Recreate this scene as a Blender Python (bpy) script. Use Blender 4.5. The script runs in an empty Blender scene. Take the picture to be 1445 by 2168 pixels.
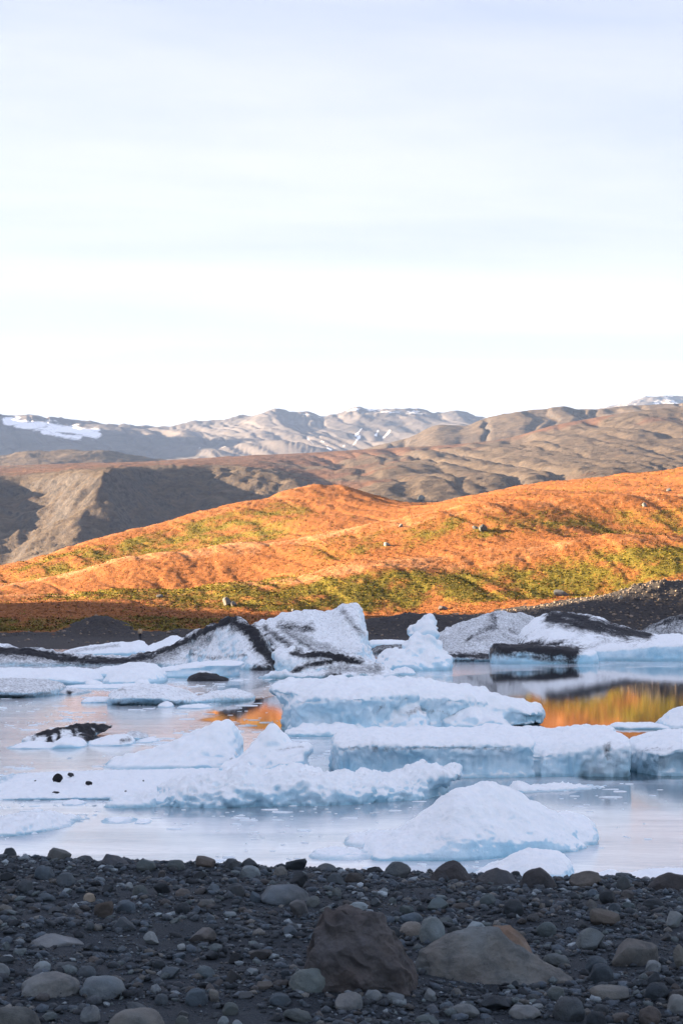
import bpy, bmesh, math, random
import numpy as np
from mathutils import Vector

sc = bpy.context.scene
col = sc.collection
R = math.radians

# ------------------------------------------------------------------ camera, sky, sun, exposure
F = 4215.0            # focal length in photo pixels (1445 x 2168)
CX, HY = 722.5, 1285  # principal column, horizon row
EYE = 5.0             # eye height over the lagoon

cam = bpy.data.cameras.new('camera')
cam.lens = F / 2168 * 36
cam.sensor_width = 36
cam.shift_y = (HY - 1084) / 2168
cam.clip_start, cam.clip_end = 0.3, 40000
cam.dof.use_dof = True
cam.dof.focus_distance = 60
cam.dof.aperture_fstop = 22
cam_o = bpy.data.objects.new('camera', cam)
col.objects.link(cam_o)
cam_o.location = (0, 0, EYE)
cam_o.rotation_euler = (R(90), 0, 0)
sc.camera = cam_o

SUN_EL = R(12)
SUN_DIR = Vector((-1.0, 0.2, 0)).normalized() * math.cos(SUN_EL) + Vector((0, 0, math.sin(SUN_EL)))
SKY_STRENGTH = 0.05
CLOUD_RADIANCE = 2.0

w = bpy.data.worlds.new('World')
sc.world = w
w.use_nodes = True
nt = w.node_tree
bg = nt.nodes['Background']
sky = nt.nodes.new('ShaderNodeTexSky')
sky.sky_type = 'NISHITA'
sky.sun_disc = False
sky.sun_elevation = SUN_EL
sky.sun_rotation = math.atan2(SUN_DIR.x, SUN_DIR.y)
sky.altitude = 50
sky.air_density = 1.0
sky.dust_density = 0.6
sky.ozone_density = 1.0
# thin cirrus veil, laid out on a plane high above the place
tc = nt.nodes.new('ShaderNodeTexCoord')
sep = nt.nodes.new('ShaderNodeSeparateXYZ')
nt.links.new(tc.outputs['Generated'], sep.inputs[0])
def wm(op, a, b=None, clamp=False):
    n = nt.nodes.new('ShaderNodeMath'); n.operation = op; n.use_clamp = clamp
    for i, v in enumerate((a, b)):
        if v is None: continue
        if isinstance(v, (int, float)): n.inputs[i].default_value = v
        else: nt.links.new(v, n.inputs[i])
    return n.outputs[0]
zz = wm('ADD', wm('MAXIMUM', sep.outputs[2], 0.0), 0.06)
cmb = nt.nodes.new('ShaderNodeCombineXYZ')
nt.links.new(wm('DIVIDE', sep.outputs[0], zz), cmb.inputs[0])
nt.links.new(wm('DIVIDE', sep.outputs[1], zz), cmb.inputs[1])
mp = nt.nodes.new('ShaderNodeMapping')
mp.inputs['Rotation'].default_value = (0, 0, R(12))
mp.inputs['Scale'].default_value = (0.45, 1.1, 1)
nt.links.new(cmb.outputs[0], mp.inputs[0])
cn = nt.nodes.new('ShaderNodeTexNoise')
cn.inputs['Scale'].default_value = 0.8
cn.inputs['Detail'].default_value = 7
cn.inputs['Roughness'].default_value = 0.55
cn.inputs['Distortion'].default_value = 0.4
nt.links.new(mp.outputs[0], cn.inputs['Vector'])
def wr(v, a, b, c, d, smooth=False):
    n = nt.nodes.new('ShaderNodeMapRange')
    if smooth: n.interpolation_type = 'SMOOTHSTEP'
    for i, q in enumerate((a, b, c, d)): n.inputs[i + 1].default_value = q
    nt.links.new(v, n.inputs[0]); return n.outputs[0]
def wmix(f, a, b):
    n = nt.nodes.new('ShaderNodeMix'); n.data_type = 'RGBA'
    if isinstance(f, float): n.inputs[0].default_value = f
    else: nt.links.new(f, n.inputs[0])
    for i, v in ((6, a), (7, b)):
        if isinstance(v, tuple): n.inputs[i].default_value = (*v, 1)
        else: nt.links.new(v, n.inputs[i])
    return n
CR = CLOUD_RADIANCE
veil = wmix(wr(sep.outputs[2], 0.0, 0.30, 0, 1, True), (CR * .84, CR * .76, CR * .74), (CR * .58, CR * .60, CR * .86)).outputs[2]
veil = wmix(wr(cn.outputs['Fac'], 0.40, 0.70, 0.0, 0.75), veil, (CR * 1.06, CR * .97, CR * .97)).outputs[2]
cm = wmix(0.88, (0, 0, 0), veil)
nt.links.new(sky.outputs[0], cm.inputs[6])
nt.links.new(cm.outputs[2], bg.inputs['Color'])
bg.inputs['Strength'].default_value = SKY_STRENGTH

sun = bpy.data.lights.new('sun', 'SUN')
sun.energy = 4.3
sun.angle = R(0.53)
sun.color = (1.0, 0.74, 0.48)
sun_o = bpy.data.objects.new('sun', sun)
col.objects.link(sun_o)
sun_o.location = (-60, 20, 60)
sun_o.rotation_euler = (-SUN_DIR).to_track_quat('-Z', 'Y').to_euler()

sc.view_settings.view_transform = 'Standard'
sc.view_settings.look = 'None'
sc.view_settings.gamma = 1
sc.view_settings.use_curve_mapping = False
sc.view_settings.exposure = 3.36
sc.render.engine = 'CYCLES'
sc.cycles.use_denoising = True
sc.cycles.max_bounces = 5
sc.cycles.diffuse_bounces = 3
sc.cycles.glossy_bounces = 3
sc.cycles.volume_bounces = 1
sc.cycles.transmission_bounces = 2
sc.cycles.caustics_reflective = False
sc.cycles.caustics_refractive = False

# ------------------------------------------------------------------ numpy helpers
def _h(ix, iy, iz, seed):
    h = (ix.astype(np.uint32) * np.uint32(374761393) + iy.astype(np.uint32) * np.uint32(668265263)
         + iz.astype(np.uint32) * np.uint32(2246822519) + np.uint32(seed * 3266489917 & 0xffffffff))
    h = (h ^ (h >> np.uint32(13))) * np.uint32(1274126177)
    h = (h ^ (h >> np.uint32(16))) * np.uint32(2654435761)
    return h ^ (h >> np.uint32(15))
_G = np.array([(1,1,0),(-1,1,0),(1,-1,0),(-1,-1,0),(1,0,1),(-1,0,1),(1,0,-1),(-1,0,-1),
               (0,1,1),(0,-1,1),(0,1,-1),(0,-1,-1),(1,1,0),(-1,1,0),(0,-1,1),(0,-1,-1)], np.float32)
def noise(p, seed=0):
    p = np.asarray(p, np.float32)
    i = np.floor(p).astype(np.int64); f = p - i
    u = f * f * f * (f * (f * 6 - 15) + 10)
    out = 0
    for dx in (0, 1):
        wx = u[:, 0] if dx else 1 - u[:, 0]
        for dy in (0, 1):
            wy = u[:, 1] if dy else 1 - u[:, 1]
            for dz in (0, 1):
                wz = u[:, 2] if dz else 1 - u[:, 2]
                g = _G[_h(i[:, 0] + dx, i[:, 1] + dy, i[:, 2] + dz, seed) & np.uint32(15)]
                d = g[:, 0] * (f[:, 0] - dx) + g[:, 1] * (f[:, 1] - dy) + g[:, 2] * (f[:, 2] - dz)
                out = out + d * wx * wy * wz
    return out
def fbm(p, octs=4, gain=0.5, seed=0, ridged=False):
    p = np.asarray(p, np.float32); a, s, out = 1.0, 1.0, 0
    for k in range(octs):
        n = noise(p * s + k * 17.3, seed + k)
        if ridged: n = 1 - 2 * np.abs(n) * 1.4
        out = out + a * n
        a *= gain; s *= 2.03
    return out
def p3(x, y, z=0.0):
    x = np.asarray(x, np.float32).ravel(); y = np.asarray(y, np.float32).ravel()
    return np.stack([x, y, np.zeros_like(x) + z], 1)
def sstep(a, b, x):
    t = np.clip((x - a) / (b - a), 0, 1); return t * t * (3 - 2 * t)
def gsmooth(A, sig, axis):
    if sig <= 0: return A
    r = int(max(1, round(sig * 3))); k = np.exp(-0.5 * (np.arange(-r, r + 1) / sig) ** 2); k /= k.sum()
    pad = [(0, 0)] * A.ndim; pad[axis] = (r, r)
    B = np.pad(A, pad, mode='reflect', reflect_type='odd')
    return np.apply_along_axis(lambda v: np.convolve(v, k, 'valid'), axis, B)
def seg_dist(px, py, poly):
    d = np.full(px.shape, 1e9)
    for (ax, ay), (bx, by) in zip(poly[:-1], poly[1:]):
        vx, vy = bx - ax, by - ay
        t = np.clip(((px - ax) * vx + (py - ay) * vy) / (vx * vx + vy * vy + 1e-9), 0, 1)
        d = np.minimum(d, np.hypot(px - ax - t * vx, py - ay - t * vy))
    return d
def in_poly(px, py, poly):
    ins = np.zeros(px.shape, bool); n = len(poly); j = n - 1
    for i in range(n):
        xi, yi = poly[i]; xj, yj = poly[j]
        if yi != yj:
            c = ((yi > py) != (yj > py)) & (px < (xj - xi) * (py - yi) / (yj - yi) + xi)
            ins ^= c
        j = i
    return ins
def water_pt(px, py):
    d = EYE * F / (py - HY); return ((px - CX) / F * d, d)

def mesh_obj(name, verts, faces, mat=None, parent=None, attrs=None, smooth=True, colors=None, link=True):
    """faces: (n,3) or (n,4) int array."""
    me = bpy.data.meshes.new(name)
    V = np.ascontiguousarray(verts, np.float32); Fc = np.ascontiguousarray(faces, np.int32)
    me.vertices.add(len(V)); me.vertices.foreach_set('co', V.ravel())
    k = Fc.shape[1]
    me.loops.add(Fc.size); me.loops.foreach_set('vertex_index', Fc.ravel())
    me.polygons.add(len(Fc))
    me.polygons.foreach_set('loop_start', np.arange(0, Fc.size, k, dtype=np.int32))
    me.update(calc_edges=True)
    if smooth: me.polygons.foreach_set('use_smooth', np.ones(len(Fc), bool))
    for an, av in (attrs or {}).items():
        at = me.attributes.new(an, 'FLOAT', 'POINT'); at.data.foreach_set('value', np.asarray(av, np.float32).ravel())
    if colors is not None:
        at = me.attributes.new('tint', 'FLOAT_COLOR', 'POINT')
        c = np.ones((len(V), 4), np.float32); c[:, :3] = colors; at.data.foreach_set('color', c.ravel())
    if mat: me.materials.append(mat)
    o = bpy.data.objects.new(name, me)
    if link: col.objects.link(o)
    if parent: o.parent = parent
    return o
def tag(o, label=None, cat=None, group=None, kind=None):
    if label: o['label'] = label
    if cat: o['category'] = cat
    if group: o['group'] = group
    if kind: o['kind'] = kind
    return o
def grid_faces(nr, nc):
    a = np.arange(nr * nc).reshape(nr, nc)
    return np.stack([a[:-1, :-1], a[:-1, 1:], a[1:, 1:], a[1:, :-1]], -1).reshape(-1, 4)

# ------------------------------------------------------------------ material helpers
class NT:
    def __init__(self, name):
        self.m = bpy.data.materials.new(name); self.m.use_nodes = True
        self.t = self.m.node_tree
        self.b = self.t.nodes['Principled BSDF']
    def n(self, typ, **kw):
        x = self.t.nodes.new('ShaderNode' + typ)
        for k, v in kw.items(): setattr(x, k, v)
        return x
    def l(self, a, b): self.t.links.new(a, b)
    def put(self, sock, v):
        if hasattr(v, 'is_output') or isinstance(v, bpy.types.NodeSocket): self.l(v, sock)
        elif isinstance(v, (tuple, list)) and len(v) == 3 and sock.type == 'RGBA': sock.default_value = (*v, 1)
        else: sock.default_value = v
    def math(self, op, a, b=None, clamp=False):
        x = self.n('Math', operation=op, use_clamp=clamp)
        self.put(x.inputs[0], a)
        if b is not None: self.put(x.inputs[1], b)
        return x.outputs[0]
    def mix(self, f, a, b, blend='MIX'):
        x = self.n('Mix', data_type='RGBA', blend_type=blend)
        self.put(x.inputs[0], f); self.put(x.inputs[6], a); self.put(x.inputs[7], b)
        return x.outputs[2]
    def rng(self, v, a, b, c=0.0, d=1.0):
        x = self.n('MapRange'); x.clamp = True
        self.put(x.inputs[0], v)
        for i, q in enumerate((a, b, c, d)): self.put(x.inputs[i + 1], q)
        return x.outputs[0]
    def pos(self, scale=(1, 1, 1), rot=(0, 0, 0), obj=False):
        if obj: src = self.n('TexCoord').outputs['Object']
        else: src = self.n('NewGeometry').outputs['Position']
        mpn = self.n('Mapping'); self.l(src, mpn.inputs[0])
        mpn.inputs['Scale'].default_value = scale; mpn.inputs['Rotation'].default_value = rot
        return mpn.outputs[0]
    def noise(self, vec, scale, detail=4, rough=0.55, dist=0.0):
        x = self.n('TexNoise'); self.l(vec, x.inputs['Vector'])
        x.inputs['Scale'].default_value = scale; x.inputs['Detail'].default_value = detail
        x.inputs['Roughness'].default_value = rough; x.inputs['Distortion'].default_value = dist
        return x.outputs['Fac']
    def attr(self, name, what='Fac'):
        return self.n('Attribute', attribute_name=name).outputs[what]
    def bump(self, h, strength, dist, prev=None):
        x = self.n('Bump'); self.put(x.inputs['Height'], h)
        x.inputs['Strength'].default_value = strength; x.inputs['Distance'].default_value = dist
        if prev is not None: self.l(prev, x.inputs['Normal'])
        return x.outputs[0]
    def out(self, color=None, rough=None, normal=None, spec=None):
        if color is not None: self.put(self.b.inputs['Base Color'], color)
        if rough is not None: self.put(self.b.inputs['Roughness'], rough)
        if normal is not None: self.l(normal, self.b.inputs['Normal'])
        if spec is not None: self.b.inputs['Specular IOR Level'].default_value = spec
        return self.m

# ---- ice
def make_ice():
    t = NT('ice')
    P = t.pos()
    grain = t.noise(P, 5.0, 5, 0.7)
    fine = t.noise(P, 22.0, 3, 0.6)
    broad = t.noise(P, 0.7, 4, 0.6)
    snow = t.mix(t.rng(grain, 0.3, 0.7), (0.81, 0.89, 0.93), (0.93, 0.965, 0.97))
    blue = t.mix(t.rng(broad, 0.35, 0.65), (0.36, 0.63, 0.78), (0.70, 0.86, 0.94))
    bare_shade = t.rng(t.math('ADD', t.attr('bare_shade'), t.math('MULTIPLY', t.math('SUBTRACT', broad, 0.5), 0.9)), 0.3, 1.0)
    c = t.mix(bare_shade, snow, blue)  # bare blue ice, which also colours shade into the steep faces
    sp = t.rng(t.noise(P, 4.5, 7, 0.85), 0.28, 0.72)
    c = t.mix(t.rng(t.math('ADD', t.attr('line'), t.math('MULTIPLY', t.math('SUBTRACT', broad, 0.5), 1.6)), 0.45, 1.5), c, (0.17, 0.42, 0.54))
    d = t.rng(t.math('SUBTRACT', t.attr('dirt'), sp), -0.38, 0.34)
    d = t.math('MULTIPLY', d, t.rng(t.attr('dirt'), 0.02, 0.14))
    dirtc = t.mix(t.rng(fine, 0.35, 0.65), (0.010, 0.011, 0.013), (0.035, 0.036, 0.04))
    c = t.mix(d, c, dirtc)
    nrm = t.bump(fine, 0.6, 0.035, t.bump(grain, 0.4, 0.08))
    t.b.inputs['IOR'].default_value = 1.31
    rough = t.rng(bare_shade, 0, 1, 0.75, 0.32)
    return t.out(c, rough, nrm, 0.4)
ICE = make_ice()

# ---- rock with a tint per object
def make_rock():
    t = NT('rock')
    O = t.pos(obj=True)
    W = t.pos()
    oc = t.n('ObjectInfo').outputs['Color']
    a = t.noise(W, 9.0, 7, 0.65)
    b = t.noise(W, 110.0, 6, 0.75)
    c = t.mix(t.rng(a, 0.3, 0.7), t.mix(1.0, oc, (0.42, 0.43, 0.46), 'MULTIPLY'), t.mix(1.0, oc, (1.55, 1.52, 1.46), 'MULTIPLY'))
    pt = t.noise(W, 4.5, 5, 0.6)
    c = t.mix(t.rng(pt, 0.48, 0.62, 0, 0.7), c, t.mix(1.0, oc, (1.10, 0.93, 0.84), 'MULTIPLY'))
    c = t.mix(t.rng(pt, 0.34, 0.46, 0.6, 0), c, t.mix(1.0, oc, (1.7, 1.75, 1.8), 'MULTIPLY'))
    c = t.mix(t.rng(b, 0.55, 0.75, 0, 0.35), c, t.mix(1.0, oc, (1.9, 1.9, 1.8), 'MULTIPLY'))
    c = t.mix(t.rng(b, 0.28, 0.42, 0.5, 0), c, t.mix(1.0, oc, (0.4, 0.4, 0.42), 'MULTIPLY'))
    nrm = t.bump(b, 0.8, 0.007, t.bump(a, 0.8, 0.025))
    return t.out(c, 0.78, nrm, 0.3)
ROCK = make_rock()
def make_pebble():
    t = NT('pebble')
    W = t.pos()
    oc = t.attr('tint', 'Color')
    b = t.noise(W, 90.0, 4, 0.6)
    c = t.mix(t.rng(b, 0.3, 0.7), t.mix(1.0, oc, (0.65, 0.65, 0.68), 'MULTIPLY'), t.mix(1.0, oc, (1.35, 1.33, 1.3), 'MULTIPLY'))
    return t.out(c, 0.8, t.bump(b, 0.4, 0.004), 0.3)
PEBBLE = make_pebble()
def make_sand():
    t = NT('dark_gravel_sand')
    W = t.pos()
    a = t.noise(W, 3.0, 5, 0.6); b = t.noise(W, 130.0, 4, 0.7)
    v = t.n('TexVoronoi'); t.l(W, v.inputs['Vector']); v.inputs['Scale'].default_value = 95
    c = t.mix(t.rng(b, 0.3, 0.7), (0.006, 0.011, 0.016), (0.026, 0.041, 0.055))
    c = t.mix(t.rng(a, 0.35, 0.7, 0, 0.5), c, (0.018, 0.024, 0.029))
    nrm = t.bump(v.outputs['Distance'], 0.8, 0.008, t.bump(b, 0.6, 0.006))
    return t.out(c, 0.85, nrm, 0.25)
SAND = make_sand()

# ------------------------------------------------------------------ terrain seen from the lake
def terrain(name, cols, lines, rows, mat, disp=None, attrs=None, sm=(3, 8)):
    """A landform: each line is a run of ground points (bearing, distance, height), the surface joins them."""
    cols = np.asarray(cols, float)
    Ds, Zs = [], []
    for ln in lines:
        D = np.interp(cols, *zip(*ln['D'])) if isinstance(ln['D'], list) else np.full(cols.shape, float(ln['D']))
        if 'py' in ln:
            py = np.interp(cols, *zip(*ln['py'])); Z = EYE - (py - HY) * D / F
        else:
            Z = np.interp(cols, *zip(*ln['z'])) if isinstance(ln['z'], list) else np.full(cols.shape, float(ln['z']))
        Ds.append(D); Zs.append(Z)
    Ds, Zs = np.array(Ds), np.array(Zs)
    s = np.concatenate([np.linspace(i, i + 1, r, endpoint=False) for i, r in enumerate(rows)] + [[len(lines) - 1.0]])
    i0 = np.minimum(s.astype(int), len(lines) - 2); fr = (s - i0)[:, None]
    D = Ds[i0] * (1 - fr) + Ds[i0 + 1] * fr
    Z = Zs[i0] * (1 - fr) + Zs[i0 + 1] * fr
    D = gsmooth(gsmooth(D, sm[0], 0), sm[1], 1); Z = gsmooth(gsmooth(Z, sm[0], 0), sm[1], 1)
    X = (cols[None, :] - CX) / F * D
    S = np.repeat(s[:, None], len(cols), 1); C = np.repeat(cols[None, :], len(s), 0)
    if disp is not None: Z = Z + disp(X, D, S, C).reshape(Z.shape)
    A = {k: fn(X, D, Z, S, C) for k, fn in (attrs or {}).items()}
    V = np.stack([X.ravel(), D.ravel(), Z.ravel()], 1)
    o = mesh_obj(name, V, grid_faces(*X.shape)[:, ::-1] * 0 + grid_faces(*X.shape), mat, attrs=A)
    tag(o, kind='structure')
    return dict(o=o, X=X, Y=D, Z=Z, S=S, C=C, A=A, s=s, cols=cols)
def spaced(a, b, c, d, n_out, n_in):
    return np.concatenate([np.linspace(a, b, n_out, endpoint=False), np.linspace(b, c, n_in, endpoint=False), np.linspace(c, d, n_out + 1)])

# ---- wide ground under everything
ang = np.linspace(0, 2 * np.pi, 65)[:-1]
gv = [(0, 0, -6.0)]; 
for r in (300, 3000, 16000): gv += [(r * math.cos(a), r * math.sin(a), -6.0) for a in ang]
gf = []
me = bpy.data.meshes.new('ground')
gfaces = [(0, 1 + i, 1 + (i + 1) % 64) for i in range(64)]
for k in range(2):
    b0, b1 = 1 + 64 * k, 1 + 64 * (k + 1)
    gfaces += [(b0 + i, b1 + i, b1 + (i + 1) % 64, b0 + (i + 1) % 64) for i in range(64)]
me.from_pydata(gv, [], gfaces)
t = NT('moorland_ground'); P = t.pos()
me.materials.append(t.out(t.mix(t.noise(P, 0.01, 6), (0.10, 0.075, 0.05), (0.17, 0.13, 0.09)), 0.9, None, 0.2))
g = bpy.data.objects.new('ground', me); col.objects.link(g); tag(g, kind='structure')

# ---- orange hill beyond the lagoon
HX = [0, 200, 400, 560, 720, 850, 1000, 1200, 1445]
def L(ys, x0=None, x1=None):
    """heights at the nine stations, run on past both ends"""
    l = list(zip(HX, ys))
    l = [(-700, x0 if x0 is not None else ys[0] + (ys[0] - ys[1]) * 2)] + l + [(2150, x1 if x1 is not None else ys[-1] + (ys[-1] - ys[-2]) * 1.5)]
    return l
hill_lines = [
    dict(D=195, z=-2.0),
    dict(D=[(-700, 214), (330, 214), (430, 242), (2150, 250)], z=0.05),
    dict(D=284, z=0.22),
    dict(D=298, py=L([1332, 1330, 1330, 1325, 1322, 1320, 1310, 1298, 1288], 1335, 1280)),
    dict(D=312, py=L([1303, 1302, 1304, 1303, 1302, 1300, 1297, 1276, 1240], 1306, 1225)),
    dict(D=328, py=L([1275, 1272, 1276, 1283, 1286, 1287, 1278, 1262, 1228], 1282, 1215)),
    dict(D=358, py=L([1252, 1248, 1252, 1228, 1196, 1182, 1174, 1152, 1130], 1268, 1090)),
    dict(D=372, py=L([1250, 1246, 1248, 1223, 1190, 1177, 1169, 1147, 1126], 1266, 1085)),
    dict(D=400, py=L([1236, 1206, 1160, 1140, 1112, 1098, 1065, 1047, 1040], 1262, 1010)),
    dict(D=415, py=L([1234, 1203, 1156, 1136, 1107, 1094, 1062, 1044, 1036], 1260, 1005)),
    dict(D=L([440, 450, 470, 490, 510, 500, 500, 510, 530], 430, 560), py=[(-700, 1262), (-300, 1245), (0, 1205), (100, 1170), (200, 1140), (300, 1112), (400, 1085), (500, 1058), (560, 1043), (640, 1028), (720, 1024), (780, 1042), (850, 1052), (920, 1053), (1000, 1045), (1100, 1026), (1200, 1018), (1300, 1005), (1445, 990), (2150, 930)]),
    dict(D=620, z=L([2, 6, 14, 18, 20, 18, 18, 22, 26])),
    dict(D=800, z=-4.0),
]
def hill_disp(X, Y, S, C):
    S = S - 1
    p = p3(X, Y)
    d = 2.0 * fbm(p3((X + 0.5 * Y) / 36., (Y - 0.4 * X) / 80.), 2, 0.4, 4) * sstep(2.5, 3.6, S).ravel() + 0.8 * fbm(p / 28, 2, 0.4, 3) + 0.15 * fbm(p * np.float32([1 / 7., 1 / 3.5, 1]), 3, 0.55, 9) + 0.16 * fbm(p / 1.1, 2, 0.6, 21)
    # small gullies that run down the near faces
    q = p3((X + 0.35 * Y) / 9.0, Y / 45.0)
    d -= 0.28 * sstep(0.45, 1.0, fbm(q, 2, 0.5, 40, True)) * sstep(3.6, 4.4, S.ravel())
    # rubble mound at the right of the shore and a smaller heap at the left
    for (px, D, rx, ry, h) in ((1395, 304, 8.0, 7.0, 2.6), (1245, 300, 9.0, 6.0, 0.8), (208, 296, 4.2, 5, 1.9), (880, 297, 6.5, 5, 1.3), (1700, 303, 12, 8, 3.0)):
        xc = (px - CX) / F * D
        d += h * np.exp(-(((X - xc) / rx) ** 2 + ((Y - D) / ry) ** 2)).ravel() * (1 + 0.16 * fbm(p / 2.2, 3, 0.6, 77))
    return d * sstep(0.3, 1.6, S.ravel())
def hill_green(X, Y, Z, S, C):
    s, c = S - 1, C
    base = np.zeros_like(X)
    # greener cover on the near faces between the terraces
    def face(s0, s1, c0, c1, amt):
        return amt * sstep(s0 - 0.25, s0 + 0.25, s) * (1 - sstep(s1 - 0.25, s1 + 0.15, s)) * sstep(c0 - 120, c0 + 120, c) * (1 - sstep(c1 - 100, c1 + 150, c))
    base = np.maximum(base, face(4.0, 4.8, 330, 1500, 0.80))
    base = np.maximum(base, face(6.0, 6.8, 620, 2150, 0.46))
    base = np.maximum(base, face(4.3, 5.8, 100, 620, 0.72))
    base = np.maximum(base, face(7.5, 8.8, 20, 640, 0.6))
    base = np.maximum(base, face(1.6, 2.9, -700, 460, 0.62))
    base = np.maximum(base, face(8.0, 8.9, 1050, 2150, 0.25))
    n = fbm(p3(X / 6, Y / 9), 4, 0.6, 5).reshape(X.shape)
    return np.clip(base + n * 0.6 * (0.25 + base) - 0.04, 0, 1)
def hill_gravel(X, Y, Z, S, C):
    S = S - 1
    n = fbm(p3(X / 5, Y / 5), 4, 0.6, 15).reshape(X.shape)
    edge = np.interp(C, [-700, 0, 120, 400, 480, 760, 860, 1000, 1200, 1300, 1445, 2150], [1.5, 1.5, 1.6, 1.7, 1.8, 2.3, 2.6, 2.9, 3.2, 3.65, 3.95, 4.0])
    g = 1 - sstep(-0.12, 0.12, S - edge + n * 0.30)
    xc = (208 - CX) / F * 296
    m = np.exp(-(((X - xc) / 4.2) ** 2 + ((Y - 296) / 5) ** 2))
    return np.maximum(g, sstep(0.25, 0.45, m + n * 0.15))
def hill_straw(X, Y, Z, S, C):
    S = S - 1
    st = np.exp(-((S - 5.0) / 0.35) ** 2) + np.exp(-((S - 7.0) / 0.4) ** 2) + 0.6 * np.exp(-((S - 9.0) / 0.35) ** 2)
    st *= 1.1 - 0.5 * sstep(600, 1300, C)
    n = fbm(p3(X / 8, Y / 5), 4, 0.6, 25).reshape(X.shape)
    return np.clip(st * 0.62 + n * 0.38, 0, 1)
def make_hill_mat():
    t = NT('autumn_heath'); P = t.pos()
    a = t.noise(P, 0.5, 6, 0.7); b = t.noise(P, 2.4, 5, 0.7)
    orange = t.mix(t.rng(b, 0.3, 0.7), (0.22, 0.078, 0.020), (0.41, 0.160, 0.045))
    orange = t.mix(t.rng(a, 0.35, 0.65, 0.0, 0.45), orange, (0.10, 0.045, 0.018))
    straw = t.mix(t.rng(b, 0.3, 0.7), (0.36, 0.165, 0.065), (0.50, 0.27, 0.14))
    green = t.mix(t.rng(b, 0.3, 0.7), (0.08, 0.066, 0.009), (0.20, 0.165, 0.02))
    gravel = t.mix(t.rng(b, 0.3, 0.7), (0.022, 0.022, 0.023), (0.075, 0.068, 0.06))
    c = t.mix(t.rng(t.math('ADD', t.attr('straw'), t.math('SUBTRACT', a, 0.5)), 0.35, 0.95), orange, straw)
    c = t.mix(t.rng(t.math('ADD', t.attr('green'), t.math('MULTIPLY', t.math('SUBTRACT', b, 0.5), 1.3)), 0.3, 0.7), c, green)
    c = t.mix(t.rng(t.math('ADD', t.attr('gravel'), t.math('MULTIPLY', t.math('SUBTRACT', b, 0.5), 0.5)), 0.4, 0.6), c, gravel)
    return t.out(c, 0.9, t.bump(b, 0.7, 0.25), 0.15)
HILLMAT = make_hill_mat()
hill = terrain('hill', spaced(-700, -60, 1505, 2150, 50, 440), hill_lines,
               [3, 8, 22, 26, 30, 42, 16, 36, 14, 52, 14, 5], HILLMAT, hill_disp,
               dict(green=hill_green, gravel=hill_gravel, straw=hill_straw), sm=(2.2, 10))

# ---- plateau with a dark cliff, running on into pale moor
cliff_x = [-1600, 0, 100, 200, 300, 440, 520, 600, 650, 720, 900, 1445, 3000]
CLIFF_PLAN = [(-1600, 0), (-200, 10), (-60, 40), (40, 62), (105, 48), (150, 5), (190, -22), (225, -28), (262, -6), (300, 40), (360, 48), (400, 62), (470, 92), (560, 62), (650, 0), (760, -30), (1445, 0), (3000, 0)]
def plan(d, k, sh=0): return [(x_ + sh, d + k * o_) for x_, o_ in CLIFF_PLAN]
plateau_lines = [
    dict(D=900, z=-5),
    dict(D=plan(1010, .6, -120), py=[(-1600, 1260), (0, 1235), (600, 1235), (1445, 1180), (3000, 1100)]),
    dict(D=plan(1090, .8, -95), py=[(-1600, 1235), (0, 1195), (400, 1190), (640, 1165), (800, 1120), (1445, 1090), (3000, 1000)]),
    dict(D=plan(1190, 1, -45), py=[(-1600, 1150), (0, 1085), (200, 1080), (440, 1075), (560, 1080), (640, 1100), (760, 1078), (900, 1060), (1445, 1020), (3000, 940)]),
    dict(D=plan(1262, .9), py=list(zip(cliff_x, [1040, 1010, 1000, 993, 989, 986, 990, 1006, 1024, 1030, 1010, 985, 900]))),
    dict(D=1560, py=[(-1600, 1020), (0, 996), (300, 982), (600, 979), (720, 985), (850, 978), (1000, 975), (1100, 965), (1200, 950), (1300, 932), (1445, 915), (3000, 820)]),
    dict(D=1850, py=[(-1600, 1000), (0, 986), (150, 981), (300, 979), (400, 971), (500, 965), (600, 960), (722, 952), (822, 946), (947, 940), (1072, 927), (1172, 896), (1272, 878), (1372, 863), (1445, 857), (3000, 760)]),
    dict(D=2100, z=90), dict(D=2300, z=20),
]
def plateau_disp(X, Y, S, C):
    p = p3(X, Y); s = S.ravel(); c = C.ravel()
    cl = sstep(1.3, 2.6, s) * (1 - sstep(3.75, 4.1, s)) * (1 - sstep(560, 760, c))
    q = p3((X + 0.12 * Y) / 105.0, Y / 330.0)
    d = cl * (-16 * (1 - fbm(q, 3, 0.42, 60, True)) * 0.55 + 4.2 * fbm(p / 30, 4, 0.6, 8))
    d = d + cl * 14 * np.exp(-((c - 240) / 55) ** 2) * (1 - sstep(3.2, 4.0, s)) + cl * 5 * np.exp(-((c - 470) / 45) ** 2)
    mo = sstep(520, 760, c) * sstep(1.5, 2.5, s) * (1 - sstep(5.75, 6.0, s))
    q2 = p3((X + 0.12 * Y + 16 * noise(p / 90, 36).reshape(X.shape)) / 85.0, Y / 2400.0)
    d += mo * (-4.2 * np.exp(-(fbm(q2, 2, 0.4, 31) / 0.13) ** 2) - 1.8 * np.exp(-(fbm(q2 * 2.3, 2, 0.4, 33) / 0.12) ** 2) + 4 * fbm(p / 190, 2, 0.4, 35) - 1.3 * np.exp(-(fbm(p3((X + 0.12 * Y) / 26., Y / 260.), 2, 0.5, 37) / 0.16) ** 2) + 1.1 * fbm(p / 40, 4, 0.55, 14))
    d += 1.6 * fbm(p * np.float32([1 / 30., 1 / 12., 1]), 4, 0.6, 44) * sstep(0.5, 1.5, s) * (1 - sstep(5.8, 6.0, s))
    return d
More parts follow.
